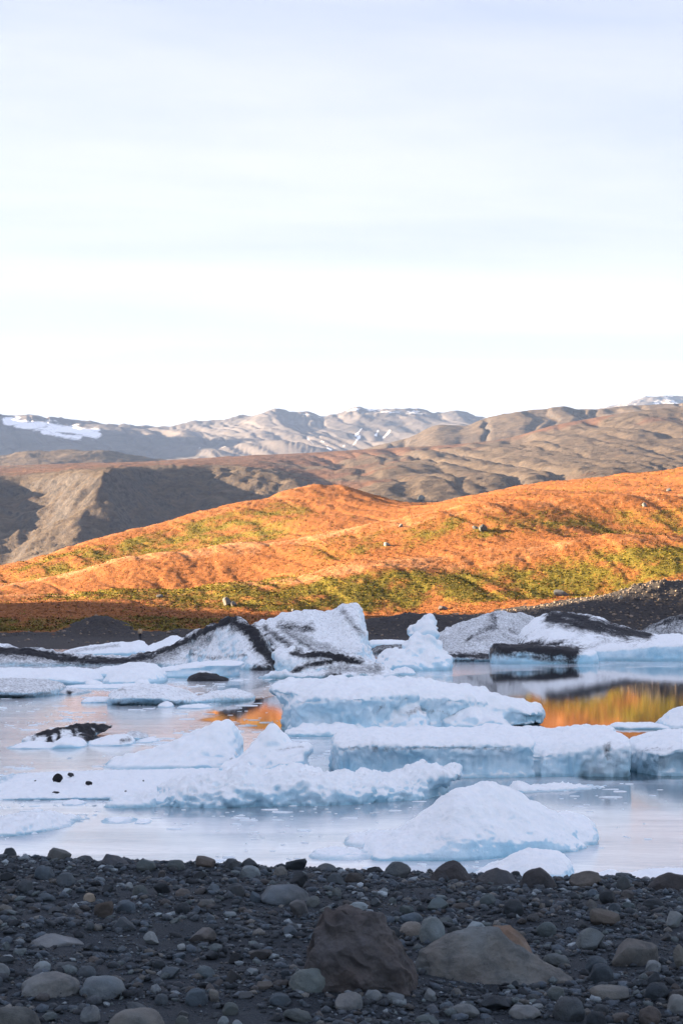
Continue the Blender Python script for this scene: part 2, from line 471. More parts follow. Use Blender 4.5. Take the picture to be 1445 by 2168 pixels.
def make_moor():
    t = NT('moor'); P = t.pos()
    a = t.noise(P, 0.02, 7, 0.65); b = t.noise(t.pos((0.09, 0.09, 0.2)), 1.0, 7, 0.7); f = t.noise(P, 0.35, 5, 0.7)
    tan = t.mix(t.rng(b, 0.35, 0.65), (0.046, 0.035, 0.027), (0.112, 0.089, 0.065))
    red = t.mix(t.rng(b, 0.35, 0.65), (0.065, 0.034, 0.022), (0.125, 0.070, 0.045))
    rockc = t.mix(t.rng(f, 0.35, 0.65), (0.032, 0.030, 0.030), (0.10, 0.088, 0.08))
    c = t.mix(t.rng(t.math('ADD', t.attr('red'), t.math('SUBTRACT', a, 0.5)), 0.35, 0.65), tan, red)
    nz = t.n('SeparateXYZ'); t.l(t.n('NewGeometry').outputs['Normal'], nz.inputs[0])
    steep = t.rng(t.math('ADD', nz.outputs[2], t.math('MULTIPLY', t.math('SUBTRACT', f, 0.5), 0.6)), 0.66, 0.86, 1, 0)
    c = t.mix(steep, c, rockc)
    return t.out(c, 0.95, t.bump(b, 0.8, 2.4, t.bump(f, 0.7, 1.0)), 0.1)
MOOR = make_moor()
def plateau_red(X, Y, Z, S, C):
    n = fbm(p3(X / 60, Y / 60), 4, 0.6, 35).reshape(X.shape)
    return np.clip(sstep(3.9, 4.3, S) * (1 - sstep(500, 1100, C)) * 0.8 + 0.5 * np.exp(-((S - 6) / 0.35) ** 2) + n * 0.6, 0, 1)
terrain('plateau', spaced(-1600, -80, 1525, 3000, 50, 380), plateau_lines, [3, 12, 30, 42, 30, 36, 36, 4], MOOR, plateau_disp, dict(red=plateau_red), sm=(1.6, 6))

# ---- rocky ridge behind the moor, small dark hill at the left, snowy range
ridge_lines = [
    dict(D=2000, z=20), dict(D=2150, py=[(-600, 1100), (600, 1050), (1445, 960), (3000, 900)]),
    dict(D=2320, py=[(-600, 1060), (600, 1000), (775, 960), (900, 935), (1000, 915), (1137, 895), (1300, 890), (1445, 870), (3000, 800)]),
    dict(D=2450, py=[(-600, 1060), (500, 1010), (640, 985), (775, 946), (850, 924), (897, 906), (937, 896), (982, 894), (1022, 880), (1080, 870), (1137, 862), (1222, 861), (1322, 860), (1445, 848), (3000, 760)]),
    dict(D=2700, z=120), dict(D=2900, z=10)]
def ridge_disp(X, Y, S, C):
    p = p3(X, Y); s = S.ravel()
    q = p3((X - 0.05 * Y + 18 * noise(p / 80, 80).reshape(X.shape)) / 75, Y / 2500.)
    return (-6 * (1 - fbm(q, 2, 0.4, 81, True)) * 0.5 - 5 * np.exp(-(fbm(q * 1.7, 2, 0.45, 82) / 0.12) ** 2) * sstep(1.0, 1.8, s) * (1 - sstep(2.8, 3.0, s)) + 2.2 * fbm(p / 45, 5, 0.55, 84) * (1 - sstep(3.2, 4, s)))
terrain('rocky_ridge', spaced(-600, 500, 1525, 3000, 40, 300), ridge_lines, [3, 20, 40, 30, 5], MOOR, ridge_disp, dict(red=lambda X, Y, Z, S, C: 0 * X + 0.15), sm=(1.2, 3))
knoll_lines = [
    dict(D=2000, z=0), dict(D=2150, py=[(-1600, 1040), (0, 1010), (400, 1030), (900, 1120)]),
    dict(D=2300, py=[(-1600, 1000), (-300, 975), (0, 963), (60, 951), (150, 947), (215, 948), (280, 957), (350, 970), (450, 1000), (900, 1100)]),
    dict(D=2420, z=60), dict(D=2550, z=0)]
def knoll_disp(X, Y, S, C):
    return 3.0 * fbm(p3(X / 60, Y / 60), 5, 0.6, 91)
terrain('dark_knoll', spaced(-1600, -80, 520, 900, 30, 240), knoll_lines, [3, 40, 20, 4], MOOR, knoll_disp, dict(red=lambda X, Y, Z, S, C: 0 * X + 0.1), sm=(2, 3))

def make_mountain():
    t = NT('mountain_rock'); P = t.pos()
    a = t.noise(P, 0.006, 7, 0.65); b = t.noise(P, 0.06, 8, 0.75)
    c = t.mix(t.rng(a, 0.35, 0.65), (0.080, 0.074, 0.074), (0.140, 0.124, 0.115))
    c = t.mix(t.rng(b, 0.35, 0.7, 0, 0.6), c, (0.075, 0.076, 0.082))
    sn = t.rng(t.math('ADD', t.attr('snow'), t.math('MULTIPLY', t.math('SUBTRACT', b, 0.5), 1.6)), 0.38, 0.74)
    c = t.mix(sn, c, (0.86, 0.88, 0.90))
    return t.out(c, 0.95, t.bump(b, 0.5, 2.5), 0.1)
MTN = make_mountain()
mtn_lines = [
    dict(D=2700, z=0), dict(D=3000, py=[(-2200, 1050), (0, 1000), (600, 985), (900, 975), (1500, 980), (3400, 980)]),
    dict(D=3500, py=[(-2200, 640), (-1000, 690), (-300, 930), (0, 948), (200, 940), (330, 955), (450, 948), (600, 930), (740, 945), (850, 935), (1000, 920), (1500, 930), (3400, 940)]),
    dict(D=3950, py=[(-2200, 560), (-1000, 610), (-400, 850), (0, 905), (150, 915), (300, 922), (450, 925), (560, 905), (640, 908), (730, 905), (850, 905), (950, 900), (1100, 905), (1500, 910), (3400, 900)]),
    dict(D=4300, py=[(-2200, 600), (-1000, 640), (-300, 845), (0, 872), (40, 877), (100, 880), (130, 885), (200, 893), (300, 903), (360, 904), (400, 890), (450, 891), (500, 881), (560, 871), (582, 865), (596, 863), (618, 872), (645, 869), (680, 881), (720, 874), (742, 864), (755, 857), (772, 864), (800, 867), (880, 864), (920, 873), (980, 870), (1010, 882), (1100, 895), (1500, 910), (3400, 880)]),
    dict(D=4800, z=200), dict(D=5200, z=0)]
def mtn_disp(X, Y, S, C):
    p = p3(X, Y); s = S.ravel()
    mid = sstep(0.8, 1.8, s) * (1 - sstep(3.75, 4.0, s))
    q = p3((X + 0.35 * Y) / 260., (Y - 0.2 * X) / 700.)
    d = mid * (24 * (fbm(q, 2, 0.35, 52, True) - 0.9) * 0.5)
    q3 = p3((X + 0.25 * Y + 30 * noise(p / 200, 51).reshape(X.shape)) / 120., Y / 3000.)
    d = d - mid * (5.0 * np.exp(-(fbm(q3, 2, 0.45, 53) / 0.11) ** 2) + 3.5 * np.exp(-(fbm(q3 * 2.6, 2, 0.45, 54) / 0.12) ** 2))
    d = d + 3.5 * sstep(3.3, 3.9, s) * (1 - sstep(4.0, 4.4, s)) * (fbm(p / 75, 4, 0.55, 59, True) - .6)
    return d + (1 - sstep(4.5, 6, s)) * sstep(0.5, 1.5, s) * (3.2 * fbm(p / 70, 5, 0.6, 57))
def mtn_snow(X, Y, Z, S, C):
    ppx = CX + F * X / Y; ppy = HY - F * (Z - EYE) / Y
    sn = np.zeros_like(X)
    sn = np.maximum(sn, 0.95 * np.exp(-(seg_dist(ppx, ppy, [(15, 893), (60, 899), (120, 905), (205, 918)]) / 11) ** 2))
    sn = np.maximum(sn, 0.8 * np.exp(-(seg_dist(ppx, ppy, [(90, 915), (170, 926)]) / 6) ** 2))
    for pl, wd, am in (([(650, 928), (663, 940)], 3, .8), ([(680, 934), (700, 952)], 4, .9), ([(752, 922), (765, 908)], 4, .9), ([(733, 935), (727, 945)], 4, .8),
                       ([(795, 920), (800, 912)], 4, .8), ([(810, 928), (825, 912)], 4, .85), ([(420, 951), (425, 946)], 3, .7), ([(745, 945), (760, 925)], 4, .9), ([(470, 948), (480, 945)], 3, .6),
                       ([(355, 935), (362, 932)], 3, .6), ([(780, 868), (880, 872), (900, 875)], 7, .62), ([(615, 872), (680, 884)], 4, .55), ([(730, 868), (760, 864)], 5, .6), ([(560, 868), (600, 866)], 3, .4)):
        sn = np.maximum(sn, .78 * am * np.exp(-(seg_dist(ppx, ppy, pl) / (wd * .8)) ** 2))
    return sn + np.where(sn > .12, .45, 0) * fbm(p3(X / 55, Z / 22), 3, .6, 58).reshape(X.shape)
terrain('mountains', spaced(-2200, -80, 1100, 3400, 60, 440), mtn_lines, [3, 20, 44, 50, 6, 3], MTN, mtn_disp, dict(snow=mtn_snow), sm=(1.2, 1.5))
peak_lines = [
    dict(D=4700, z=200), dict(D=5050, py=[(900, 900), (1250, 885), (1300, 866), (1340, 858), (1445, 862), (2600, 900)]),
    dict(D=5250, py=[(900, 900), (1200, 885), (1300, 859), (1320, 852), (1345, 843), (1365, 836), (1390, 833), (1420, 833), (1445, 837), (1600, 850), (2600, 880)]),
    dict(D=5600, z=300), dict(D=5900, z=100)]
terrain('snowy_peak', spaced(900, 1200, 1525, 2600, 20, 150), peak_lines, [6, 40, 6, 3], MTN,
        lambda X, Y, S, C: 9 * fbm(p3(X / 80, Y / 80), 5, 0.6, 66), dict(snow=lambda X, Y, Z, S, C: 0.28 + 0.5 * fbm(p3(X / 45, Z / 30), 3, 0.5, 67).reshape(X.shape)), sm=(1, 1))

# ---- mountain left of the lagoon: the sun stands behind it
gx = np.linspace(-1150, -220, 70); gy = np.linspace(-1500, 2100, 220)
GX, GY = np.meshgrid(gx, gy)
prof = np.interp(GY - 30 * fbm(p3(GX / 300, GY / 300), 2, 0.5, 71).reshape(GX.shape) * 0, [-1500, -1300, 200, 404, 434, 462, 530, 900, 950, 1040, 1300, 1600, 2100], [0, 175, 182, 180, 130, 80, 40, 40, 90, 120, 120, 50, 0])
ridge = prof * np.clip(1 - np.abs(GX + 600) / 330, 0, 1) ** 0.85
GZ = ridge + 6 * fbm(p3(GX / 60, GY / 60), 4, 0.55, 72).reshape(GX.shape) * np.clip(ridge / 40, 0, 1) - 5
o = mesh_obj('mountain', np.stack([GX.ravel(), GY.ravel(), GZ.ravel()], 1), grid_faces(*GX.shape), MOOR, attrs=dict(red=GX * 0 + 0.2))
tag(o, kind='structure')

# ------------------------------------------------------------------ beach
def beach_z(x, y):
    x = np.asarray(x, float); y = np.asarray(y, float)
    crest = 12.3
    base = 3.385 - 0.034 * np.clip(x, -3, 3)
    drop = np.where(y > crest, -0.155 * (y - crest), 0)
    drop = np.where(y < 5, 0.02 * (y - 5), drop)
    n = 0.035 * fbm(p3(x / 1.1, y / 0.8), 3, 0.5, 101).reshape(x.shape) + 0.012 * fbm(p3(x / 0.25, y / 0.25), 2, 0.5, 105).reshape(x.shape)
    crestb = -0.035 * np.exp(-((y - crest + 0.2) / 0.6) ** 2)
    return base + drop + n + crestb
bx = np.concatenate([np.linspace(-160, -8, 40, endpoint=False), np.linspace(-8, -3, 30, endpoint=False), np.linspace(-3, 3, 130, endpoint=False), np.linspace(3, 8, 30, endpoint=False), np.linspace(8, 160, 41)])
by = np.concatenate([np.linspace(-90, 4, 40, endpoint=False), np.linspace(4, 6.5, 16, endpoint=False), np.linspace(6.5, 14, 120, endpoint=False), np.linspace(14, 60, 60)])
BX, BY = np.meshgrid(bx, by)
BZ = beach_z(BX, BY)
o = mesh_obj('beach', np.stack([BX.ravel(), BY.ravel(), BZ.ravel()], 1), grid_faces(*BX.shape), SAND); tag(o, kind='structure')

# ------------------------------------------------------------------ lagoon water with thin new ice
wx = np.concatenate([np.linspace(-400, -60, 20, endpoint=False), np.linspace(-60, 60, 180, endpoint=False), np.linspace(60, 400, 21)])
wy = np.concatenate([np.linspace(20, 34, 6, endpoint=False), np.linspace(34, 110, 170, endpoint=False), np.linspace(110, 200, 70, endpoint=False), np.linspace(200, 420, 20)])
WX, WY = np.meshgrid(wx, wy)
wpx = CX + F * WX / WY; wpy = HY + F * EYE / WY
wob = fbm(p3(WX / 6, WY / 12), 4, 0.55, 120).reshape(WX.shape)
def blob(poly, soft):
    ins = in_poly(wpx, wpy, poly); d = seg_dist(wpx, wpy, poly + [poly[0]])
    sd = np.where(ins, d, -d)
    return sstep(-soft, soft, sd + wob * soft * 1.6)
openw = np.maximum.reduce([
    blob([(985, 1428), (1150, 1418), (1300, 1410), (2200, 1404), (2200, 1640), (1250, 1655), (1180, 1560), (1020, 1500), (900, 1450)], 6),
    blob([(470, 1492), (545, 1478), (640, 1465), (660, 1548), (560, 1542), (470, 1535), (420, 1528)], 6),
    blob([(600, 1433), (900, 1428), (1000, 1440), (560, 1448), (470, 1474), (380, 1478), (480, 1452)], 5) * 0.75])
calm = np.maximum(openw, 0.75 * blob([(230, 1632), (700, 1640), (1000, 1650), (1800, 1640), (1800, 1700), (1000, 1720), (600, 1740), (240, 1730)], 22))
def make_water():
    t = NT('lagoon_water')
    op = t.attr('open'); cal = t.attr('calm')
    s1 = t.noise(t.pos((0.35, 1.0, 1)), 1.3, 5, 0.6)
    s2 = t.noise(t.pos((0.5, 1.6, 1)), 5.0, 4, 0.6)
    film = t.noise(t.pos((0.12, 0.45, 1)), 1.0, 7, 0.62, 0.6)
    opn = t.rng(t.math('ADD', op, t.math('MULTIPLY', t.math('SUBTRACT', film, 0.5), 0.8)), 0.35, 0.65)
    skin = t.mix(t.rng(film, 0.35, 0.65), (0.40, 0.47, 0.53), (0.78, 0.81, 0.83))
    c = t.mix(opn, skin, (0.010, 0.020, 0.028))
    c = t.mix(t.math('MULTIPLY', t.math('SUBTRACT', 1.0, opn), t.rng(cal, 0.2, 0.8, 0, 0.7)), c, (0.08, 0.16, 0.22))
    rough = t.rng(opn, 0, 1, 0.10, 0.012)
    fr = t.noise(t.pos((0.45, 1.5, 1)), 7.0, 5, 0.7)
    c = t.mix(t.math('MULTIPLY', t.math('SUBTRACT', 1.0, opn), t.rng(fr, 0.5, 0.7, 0, 0.4)), c, (0.16, 0.23, 0.29))
    crk = t.n('TexVoronoi'); crk.feature = 'DISTANCE_TO_EDGE'
    t.l(t.pos((0.25, 0.7, 1)), crk.inputs['Vector']); crk.inputs['Scale'].default_value = 1.1
    amp = t.rng(cal, 0.1, 0.9, 1.0, 0.09)
    hgt = t.math('MULTIPLY', t.math('ADD', t.math('MULTIPLY', s1, 0.7), t.math('MULTIPLY', s2, 0.3)), amp)
    s3 = t.noise(t.pos((0.5, 1.3, 1)), 14.0, 3, 0.6)
    s4 = t.noise(t.pos((0.35, 3.2, 1)), 4.0, 3, 0.6)
    nrm = t.bump(s4, 1.0, 0.00022)
    nrm = t.bump(t.math('MULTIPLY', s3, t.rng(cal, 0.1, 0.9, 1.0, 0.04)), 1.0, 0.0016, t.bump(hgt, 1.0, 0.011, nrm))
    t.b.inputs['IOR'].default_value = 1.34
    return t.out(c, rough, nrm, 0.5)
o = mesh_obj('water', np.stack([WX.ravel(), WY.ravel(), 0 * WX.ravel()], 1), grid_faces(*WX.shape), make_water(), attrs=dict(open=openw, calm=calm))
tag(o, kind='structure')

# ------------------------------------------------------------------ icebergs
DOME = [(0, 0), (.02, .32), (.10, .62), (.26, .88), (.46, 1), (.66, .92), (.84, .66), (.96, .32), (1, 0)]
WALL = [(0.02, 0), (.01, .35), (0, .62), (.02, .76), (.08, .87), (.2, .93), (.55, .97), (.86, 1), (.96, .85), (1, .4), (1, 0)]
UNDER = [(.02, 0), (.045, .16), (.045, .36), (.03, .54), (.008, .66), (.0, .78), (.05, .88), (.16, .94), (.5, .97), (.86, 1), (.96, .8), (1, .3), (.98, 0)]
RAMP = [(0, 0), (.04, .18), (.2, .42), (.45, .7), (.7, .93), (.78, 1), (.88, .85), (.96, .4), (1, 0)]
TENT = [(0, 0), (.06, .22), (.26, .55), (.42, .86), (.5, 1), (.58, .86), (.76, .5), (.95, .2), (1, 0)]
FACE = [(0, 0), (.05, .2), (.18, .5), (.3, .8), (.36, .94), (.42, 1), (.55, .9), (.75, .5), (1, 0)]
FLAT = [(.03, 0), (0, .35), (.01, .66), (.08, .88), (.3, .96), (.8, 1), (.95, .75), (1, 0)]
MOUND = [(0, 0), (-.005, .14), (.01, .28), (.06, .42), (.16, .60), (.30, .82), (.42, .95), (.5, 1), (.65, .86), (.85, .5), (1, 0)]
BANK = [(0, 0), (-.01, .25), (.01, .48), (.07, .7), (.2, .9), (.36, 1), (.58, .92), (.85, .5), (1, 0)]
DISC = [(.10, 0), (.06, .2), (0, .42), (.02, .55), (.12, .74), (.34, .93), (.55, 1), (.8, .85), (1, .4), (.95, 0)]

def loft_piece(p, n):
    top = p['top']; x0, x1 = top[0][0], top[-1][0]
    u = np.linspace(0, 1, n)
    # finer steps near both ends so that they round off
    ue = 0.5 - 0.5 * np.cos(np.pi * u); u = 0.6 * u + 0.4 * ue
    px = x0 + (x1 - x0) * u
    py = np.interp(px, *zip(*top))
    py = gsmooth(py, p.get('sm', n * 0.008), 0)
    yw = p['yw']; yw = np.interp(px, *zip(*yw)) if isinstance(yw, list) else np.full(n, float(yw))
    Dw = EYE * F / (yw - HY)
    dep = p['depth']; e0, e1 = p.get('e', (.25, .25))
    tp = np.ones(n)
    if e0 > 0: tp = np.minimum(tp, np.sqrt(np.clip(1 - (1 - np.clip(u / e0, 0, 1)) ** 2, 0.02, 1)))
    if e1 > 0: tp = np.minimum(tp, np.sqrt(np.clip(1 - (1 - np.clip((1 - u) / e1, 0, 1)) ** 2, 0.02, 1)))
    prof = np.array(p['prof'], float)
    # one round of corner cutting
    q = [prof[0]]
    for a, b in zip(prof[:-1], prof[1:]): q += [a * .75 + b * .25, a * .25 + b * .75]
    q.append(prof[-1]); prof = np.array(q); prof[:, 1] /= prof[:, 1].max()
    sc_ = prof[np.argmax(prof[:, 1]), 0]
    Yc = Dw + dep * 0.5 + p.get('dy', 0)
    dd = dep * tp
    Ytop = Yc + dd * (sc_ - 0.5)
    h = EYE - (py - HY) * Ytop / F
    if 'bot' in p:
        by_ = np.interp(px, *zip(*p['bot'])); zb = EYE - (by_ - HY) * (Yc - dd * 0.5) / F
    else:
        zb = np.full(n, -0.05)
    h = np.maximum(h, zb + 0.03)
    rows = []
    X = (px - CX) / F * Ytop
    for s_, z_ in prof:
        rows.append(np.stack([X, Yc + dd * (s_ - 0.5), zb + (h - zb) * z_], 1))
    if 'bot' not in p:
        rows[0][:, 2] = -0.35; rows[-1][:, 2] = -0.35
    Vv = np.stack(rows, 1)                    # n x m x 3
    m = Vv.shape[1]
    idx = np.arange(n * m).reshape(n, m)
    faces = []
    for j in range(m):
        k = (j + 1) % m
        a, b, c, d = idx[:-1, j], idx[1:, j], idx[1:, k], idx[:-1, k]
        faces += list(zip(a.tolist(), d.tolist(), c.tolist(), b.tolist()))
    faces.append(tuple(idx[0].tolist())); faces.append(tuple(idx[-1][::-1].tolist()))
    return Vv.reshape(-1, 3).tolist(), faces

def vert_normals(V, Q):
    a = V[Q[:, 2]] - V[Q[:, 0]]; b = V[Q[:, 3]] - V[Q[:, 1]]
    fn = np.cross(a, b); N = np.zeros_like(V)
    for k in range(4): np.add.at(N, Q[:, k], fn)
    return N / (np.linalg.norm(N, axis=1, keepdims=True) + 1e-12)

def remeshed(verts, faces, voxel):
    me = bpy.data.meshes.new('tmp'); me.from_pydata(verts, [], faces); me.update()
    ob = bpy.data.objects.new('tmp', me); col.objects.link(ob)
    md = ob.modifiers.new('r', 'REMESH'); md.mode = 'VOXEL'; md.voxel_size = voxel
    dg = bpy.context.evaluated_depsgraph_get()
    ev = ob.evaluated_get(dg).to_mesh()
    V = np.empty(len(ev.vertices) * 3, np.float32); ev.vertices.foreach_get('co', V); V = V.reshape(-1, 3).astype(float)
    Q = np.empty(len(ev.loops), np.int32); ev.loops.foreach_get('vertex_index', Q); Q = Q.reshape(-1, 4)
    bpy.data.objects.remove(ob); bpy.data.meshes.remove(me)
    return V, Q
def laplace(V, Q, it, lam=0.5):
    for _ in range(it):
        acc = np.zeros_like(V); cnt = np.zeros(len(V))
        for k in range(4):
            i, j = Q[:, k], Q[:, (k + 1) % 4]
            np.add.at(acc, i, V[j]); np.add.at(acc, j, V[i]); np.add.at(cnt, i, 1); np.add.at(cnt, j, 1)
        V = V + lam * (acc / np.maximum(cnt, 1)[:, None] - V)
    return V

SEED = [0]; STAT = []
def berg(name, label, pieces, cat='iceberg', group=None, vox=2.5, rough=1.0, lump=1.0, dirt=(), base_dirt=0.0, bare_shade=1.0, smooth=2, crackle=0.0, grooves=0.0, mat=None):
    SEED[0] += 1; sd = SEED[0] * 7
    yw = pieces[0]['yw']; yw = yw if not isinstance(yw, list) else sum(v for _, v in yw) / len(yw)
    D = EYE * F / (yw - HY)
    pxm = D / F                                   # metres per photo pixel there
    allv, allf = [], []
    for p in pieces:
        n = int(max(24, min(260, (p['top'][-1][0] - p['top'][0][0]) / 3)))
        v, f = loft_piece(p, n)
        o_ = len(allv); allv += v; allf += [tuple(i + o_ for i in q) for q in f]
    V, Q = remeshed(allv, allf, pxm * 2.12 * vox)
    V = laplace(V, Q, smooth)
    N = vert_normals(V, Q)
    H = V[:, 2].max()
    hs = max(0.12, min(H, 2.5))
    d = lump * hs * 0.13 * fbm(V / (hs * 0.9), 2, 0.5, sd)
    d += lump * hs * 0.07 * (np.abs(noise(V / (hs * 0.33), sd + 5)) * 2 - 0.5)
    g1 = pxm * 11
    d += rough * pxm * 1.7 * fbm(V / g1, 3, 0.6, sd + 9)
    if grooves:
        q = V * np.array([1 / (hs * .22), 1 / (hs * .22), 1 / (hs * 1.6)])
        steep = 1 - np.abs(N[:, 2])
        d -= grooves * hs * 0.10 * steep * np.abs(fbm(q, 2, 0.5, sd + 15))
    if crackle:
        d += crackle * pxm * 5 * (0.4 - np.abs(noise(V / (pxm * 16), sd + 30)) * 1.6) + crackle * pxm * 2.5 * noise(V / (pxm * 6), sd + 31)
    V = V + N * d[:, None]
    N = vert_normals(V, Q)
    ppx = CX + F * V[:, 0] / V[:, 1]; ppy = HY - F * (V[:, 2] - EYE) / V[:, 1]
    dn = fbm(V / (pxm * 40), 3, 0.6, sd + 11)
    dn2 = fbm(V / (pxm * 9), 2, 0.6, sd + 13)
    dv = np.full(len(V), float(base_dirt)) + 0.25 * base_dirt * dn
    for poly, wd, am in dirt:
        k = am * np.exp(-(seg_dist(ppx, ppy + 2.5 * dn2, poly) / (wd * (1 + 0.5 * dn + 0.45 * dn2))) ** 2)
        dv = np.maximum(dv, k * (1 + 0.25 * dn))
    zrel = V[:, 2] / max(H, 0.2)
    wv = bare_shade * (0.52 * (1 - sstep(0.25, 0.7, N[:, 2])) + (1 - sstep(0.05, 0.55, zrel)) * (1 - sstep(0.2, 0.75, N[:, 2])) * 0.8 + (1 - sstep(-0.45, 0.25, N[:, 2])) * 0.75)  # bare ice low down, plus shade painted in blue on steep and overhanging faces
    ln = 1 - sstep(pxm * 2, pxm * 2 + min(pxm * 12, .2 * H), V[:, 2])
    c = np.array([V[:, 0].mean(), V[:, 1].mean(), 0.0])
    o = mesh_obj(name, V - c, Q, mat or ICE, attrs=dict(dirt=dv, bare_shade=wv, line=ln))
    o.location = c
    tag(o, label, cat, group or {'iceberg': 'icebergs afloat or stranded in the lagoon', 'ice floe': 'low ice floes drifting on the lagoon', 'ice chunk': 'small chunks of ice between the bergs', 'ice lump': 'black dirt-covered lumps of ice'}[cat])
    STAT.append((name, len(V)))
    return o
def P(top, yw, depth, prof, **k): return dict(top=top, yw=yw, depth=depth, prof=prof, **k)

# --- far row
berg('iceberg', 'huge far iceberg with black-crested pyramid peak and white rounded summit', [
    P([(-140, 1368), (-60, 1362), (0, 1366), (60, 1369), (130, 1384), (200, 1389), (270, 1389), (330, 1376), (390, 1350), (440, 1325), (478, 1310), (492, 1307), (520, 1318), (550, 1338), (572, 1372), (590, 1405)], [(-140, 1408), (400, 1412), (590, 1424)], 14, FACE, e=(.05, .12), dy=0),
    P([(500, 1326), (540, 1319), (570, 1312), (600, 1300), (640, 1291), (662, 1289), (690, 1297), (700, 1295), (722, 1283), (745, 1275), (758, 1278), (766, 1288), (769, 1320), (772, 1345), (782, 1372), (795, 1400)], 1414, 17, RAMP, e=(.2, .06), dy=4),
], dirt=[([(-140, 1372), (0, 1376), (60, 1379), (130, 1394), (200, 1399), (270, 1398), (330, 1384), (390, 1358), (440, 1332), (490, 1312)], 10, 1.15),
         ([(492, 1312), (525, 1335), (555, 1365), (575, 1400)], 20, 1.1), ([(500, 1315), (540, 1335)], 13, 1.1), ([(540, 1420), (590, 1412)], 14, 1.0), ([(-140, 1380), (60, 1387), (200, 1404), (330, 1393), (440, 1346)], 22, .58), ([(540, 1350), (578, 1395)], 20, 1.0),
         ([(560, 1330), (640, 1385)], 9, .72), ([(590, 1325), (690, 1395)], 8, .66), ([(600, 1328), (655, 1330)], 12, .75), ([(725, 1295), (766, 1345)], 9, .58), ([(620, 1345), (740, 1395)], 13, .52),
         ([(400, 1384), (450, 1394), (520, 1386)], 2.5, .7), ([(0, 1400), (110, 1412)], 4, .45)], base_dirt=0.14, lump=1.1, grooves=.3)
berg('ice_floe', 'low white streaked floe behind the black crest of the far iceberg', [
    P([(128, 1386), (145, 1376), (200, 1366), (240, 1361), (262, 1359), (275, 1362), (285, 1357), (300, 1355), (312, 1366), (330, 1380)], 1387, 12, DOME),
], 'ice floe', dirt=[([(150, 1380), (250, 1366)], 4, .4)], lump=.6)
berg('ice_floe', 'small smooth white hump of ice beside the far shore, behind the black crest', [
    P([(292, 1385), (315, 1368), (345, 1356), (362, 1346), (380, 1347), (394, 1355), (402, 1384)], 1386, 8, DOME)], 'ice floe', lump=.5)
berg('iceberg', 'toadstool-shaped ice lump joined to a black wedge of dirty ice', [
    P([(577, 1385), (586, 1374), (606, 1371), (626, 1372), (630, 1384)], 1432, 4, DOME, bot=[(577, 1396), (630, 1392)]),
    P([(586, 1382), (600, 1380), (618, 1384), (625, 1420)], 1433, 2.6, WALL),
    P([(615, 1392), (632, 1381), (660, 1377), (690, 1380), (740, 1389), (780, 1399), (815, 1412), (843, 1430)], 1434, 5, FACE, e=(.1, .3)),
    P([(545, 1434), (590, 1421), (640, 1424), (720, 1424), (800, 1422), (838, 1432)], 1438, 3.5, FLAT),
], dirt=[([(620, 1384), (690, 1386), (760, 1402)], 9, 1.15), ([(622, 1420), (650, 1408), (700, 1400)], 8, .95), ([(700, 1415), (800, 1418)], 13, .55), ([(690, 1432), (720, 1430)], 7, .9)], base_dirt=.12, rough=1.3, lump=1.2)
berg('iceberg', 'white pinnacle of ice with a round knob on top of a lumpy base', [
    P([(848, 1390), (858, 1362), (868, 1350), (880, 1343), (905, 1342), (925, 1352), (940, 1375), (950, 1405)], 1420, 7, FACE, e=(.2, .15)),
    P([(858, 1345), (862, 1325), (880, 1312), (898, 1301), (912, 1304), (922, 1318), (929, 1330), (926, 1348)], 1415, 4, DOME, bot=[(858, 1342), (890, 1358), (926, 1348)]),
    P([(790, 1400), (800, 1380), (818, 1373), (845, 1378), (870, 1385), (900, 1395)], 1421, 6, DOME),
], lump=1.6, rough=1.4, grooves=.6)
berg('ice_floe', 'thin white floe lying behind the knobbed pinnacle', [P([(770, 1362), (785, 1355), (830, 1354), (862, 1357), (875, 1364)], 1372, 8, FLAT)], 'ice floe', lump=.3)
berg('ice_floe', 'dark dusty slab of ice behind the lumpy base of the pinnacle', [P([(782, 1374), (800, 1366), (840, 1364), (880, 1362), (890, 1378)], 1386, 7, FACE)], 'ice floe', base_dirt=.72, lump=.5)
berg('ice_floe', 'small grey rounded ice lump at the right tip of the black wedge', [P([(826, 1424), (840, 1414), (860, 1411), (876, 1418), (880, 1425)], 1429, 3, DOME)], 'ice floe', base_dirt=.1)
berg('iceberg', 'grey tent-shaped iceberg streaked with thin black dirt lines', [
    P([(880, 1372), (935, 1338), (990, 1313), (1030, 1297), (1052, 1291), (1085, 1296), (1120, 1306), (1160, 1330), (1210, 1370)], [(880, 1397), (1210, 1392)], 18, RAMP, e=(.1, .2)),
    P([(870, 1392), (940, 1384), (1050, 1385)], 1402, 10, FLAT),
], dirt=[([(1040, 1296), (1048, 1325), (1010, 1340)], 12, .68), ([(900, 1366), (1080, 1350)], 7, .45), ([(1080, 1335), (1100, 1345)], 8, .72), ([(985, 1360), (1000, 1345)], 5, .75), ([(880, 1388), (1040, 1388)], 7, 1.0), ([(880, 1402), (1000, 1399)], 4, .9)], base_dirt=.40, lump=.8, grooves=.5)
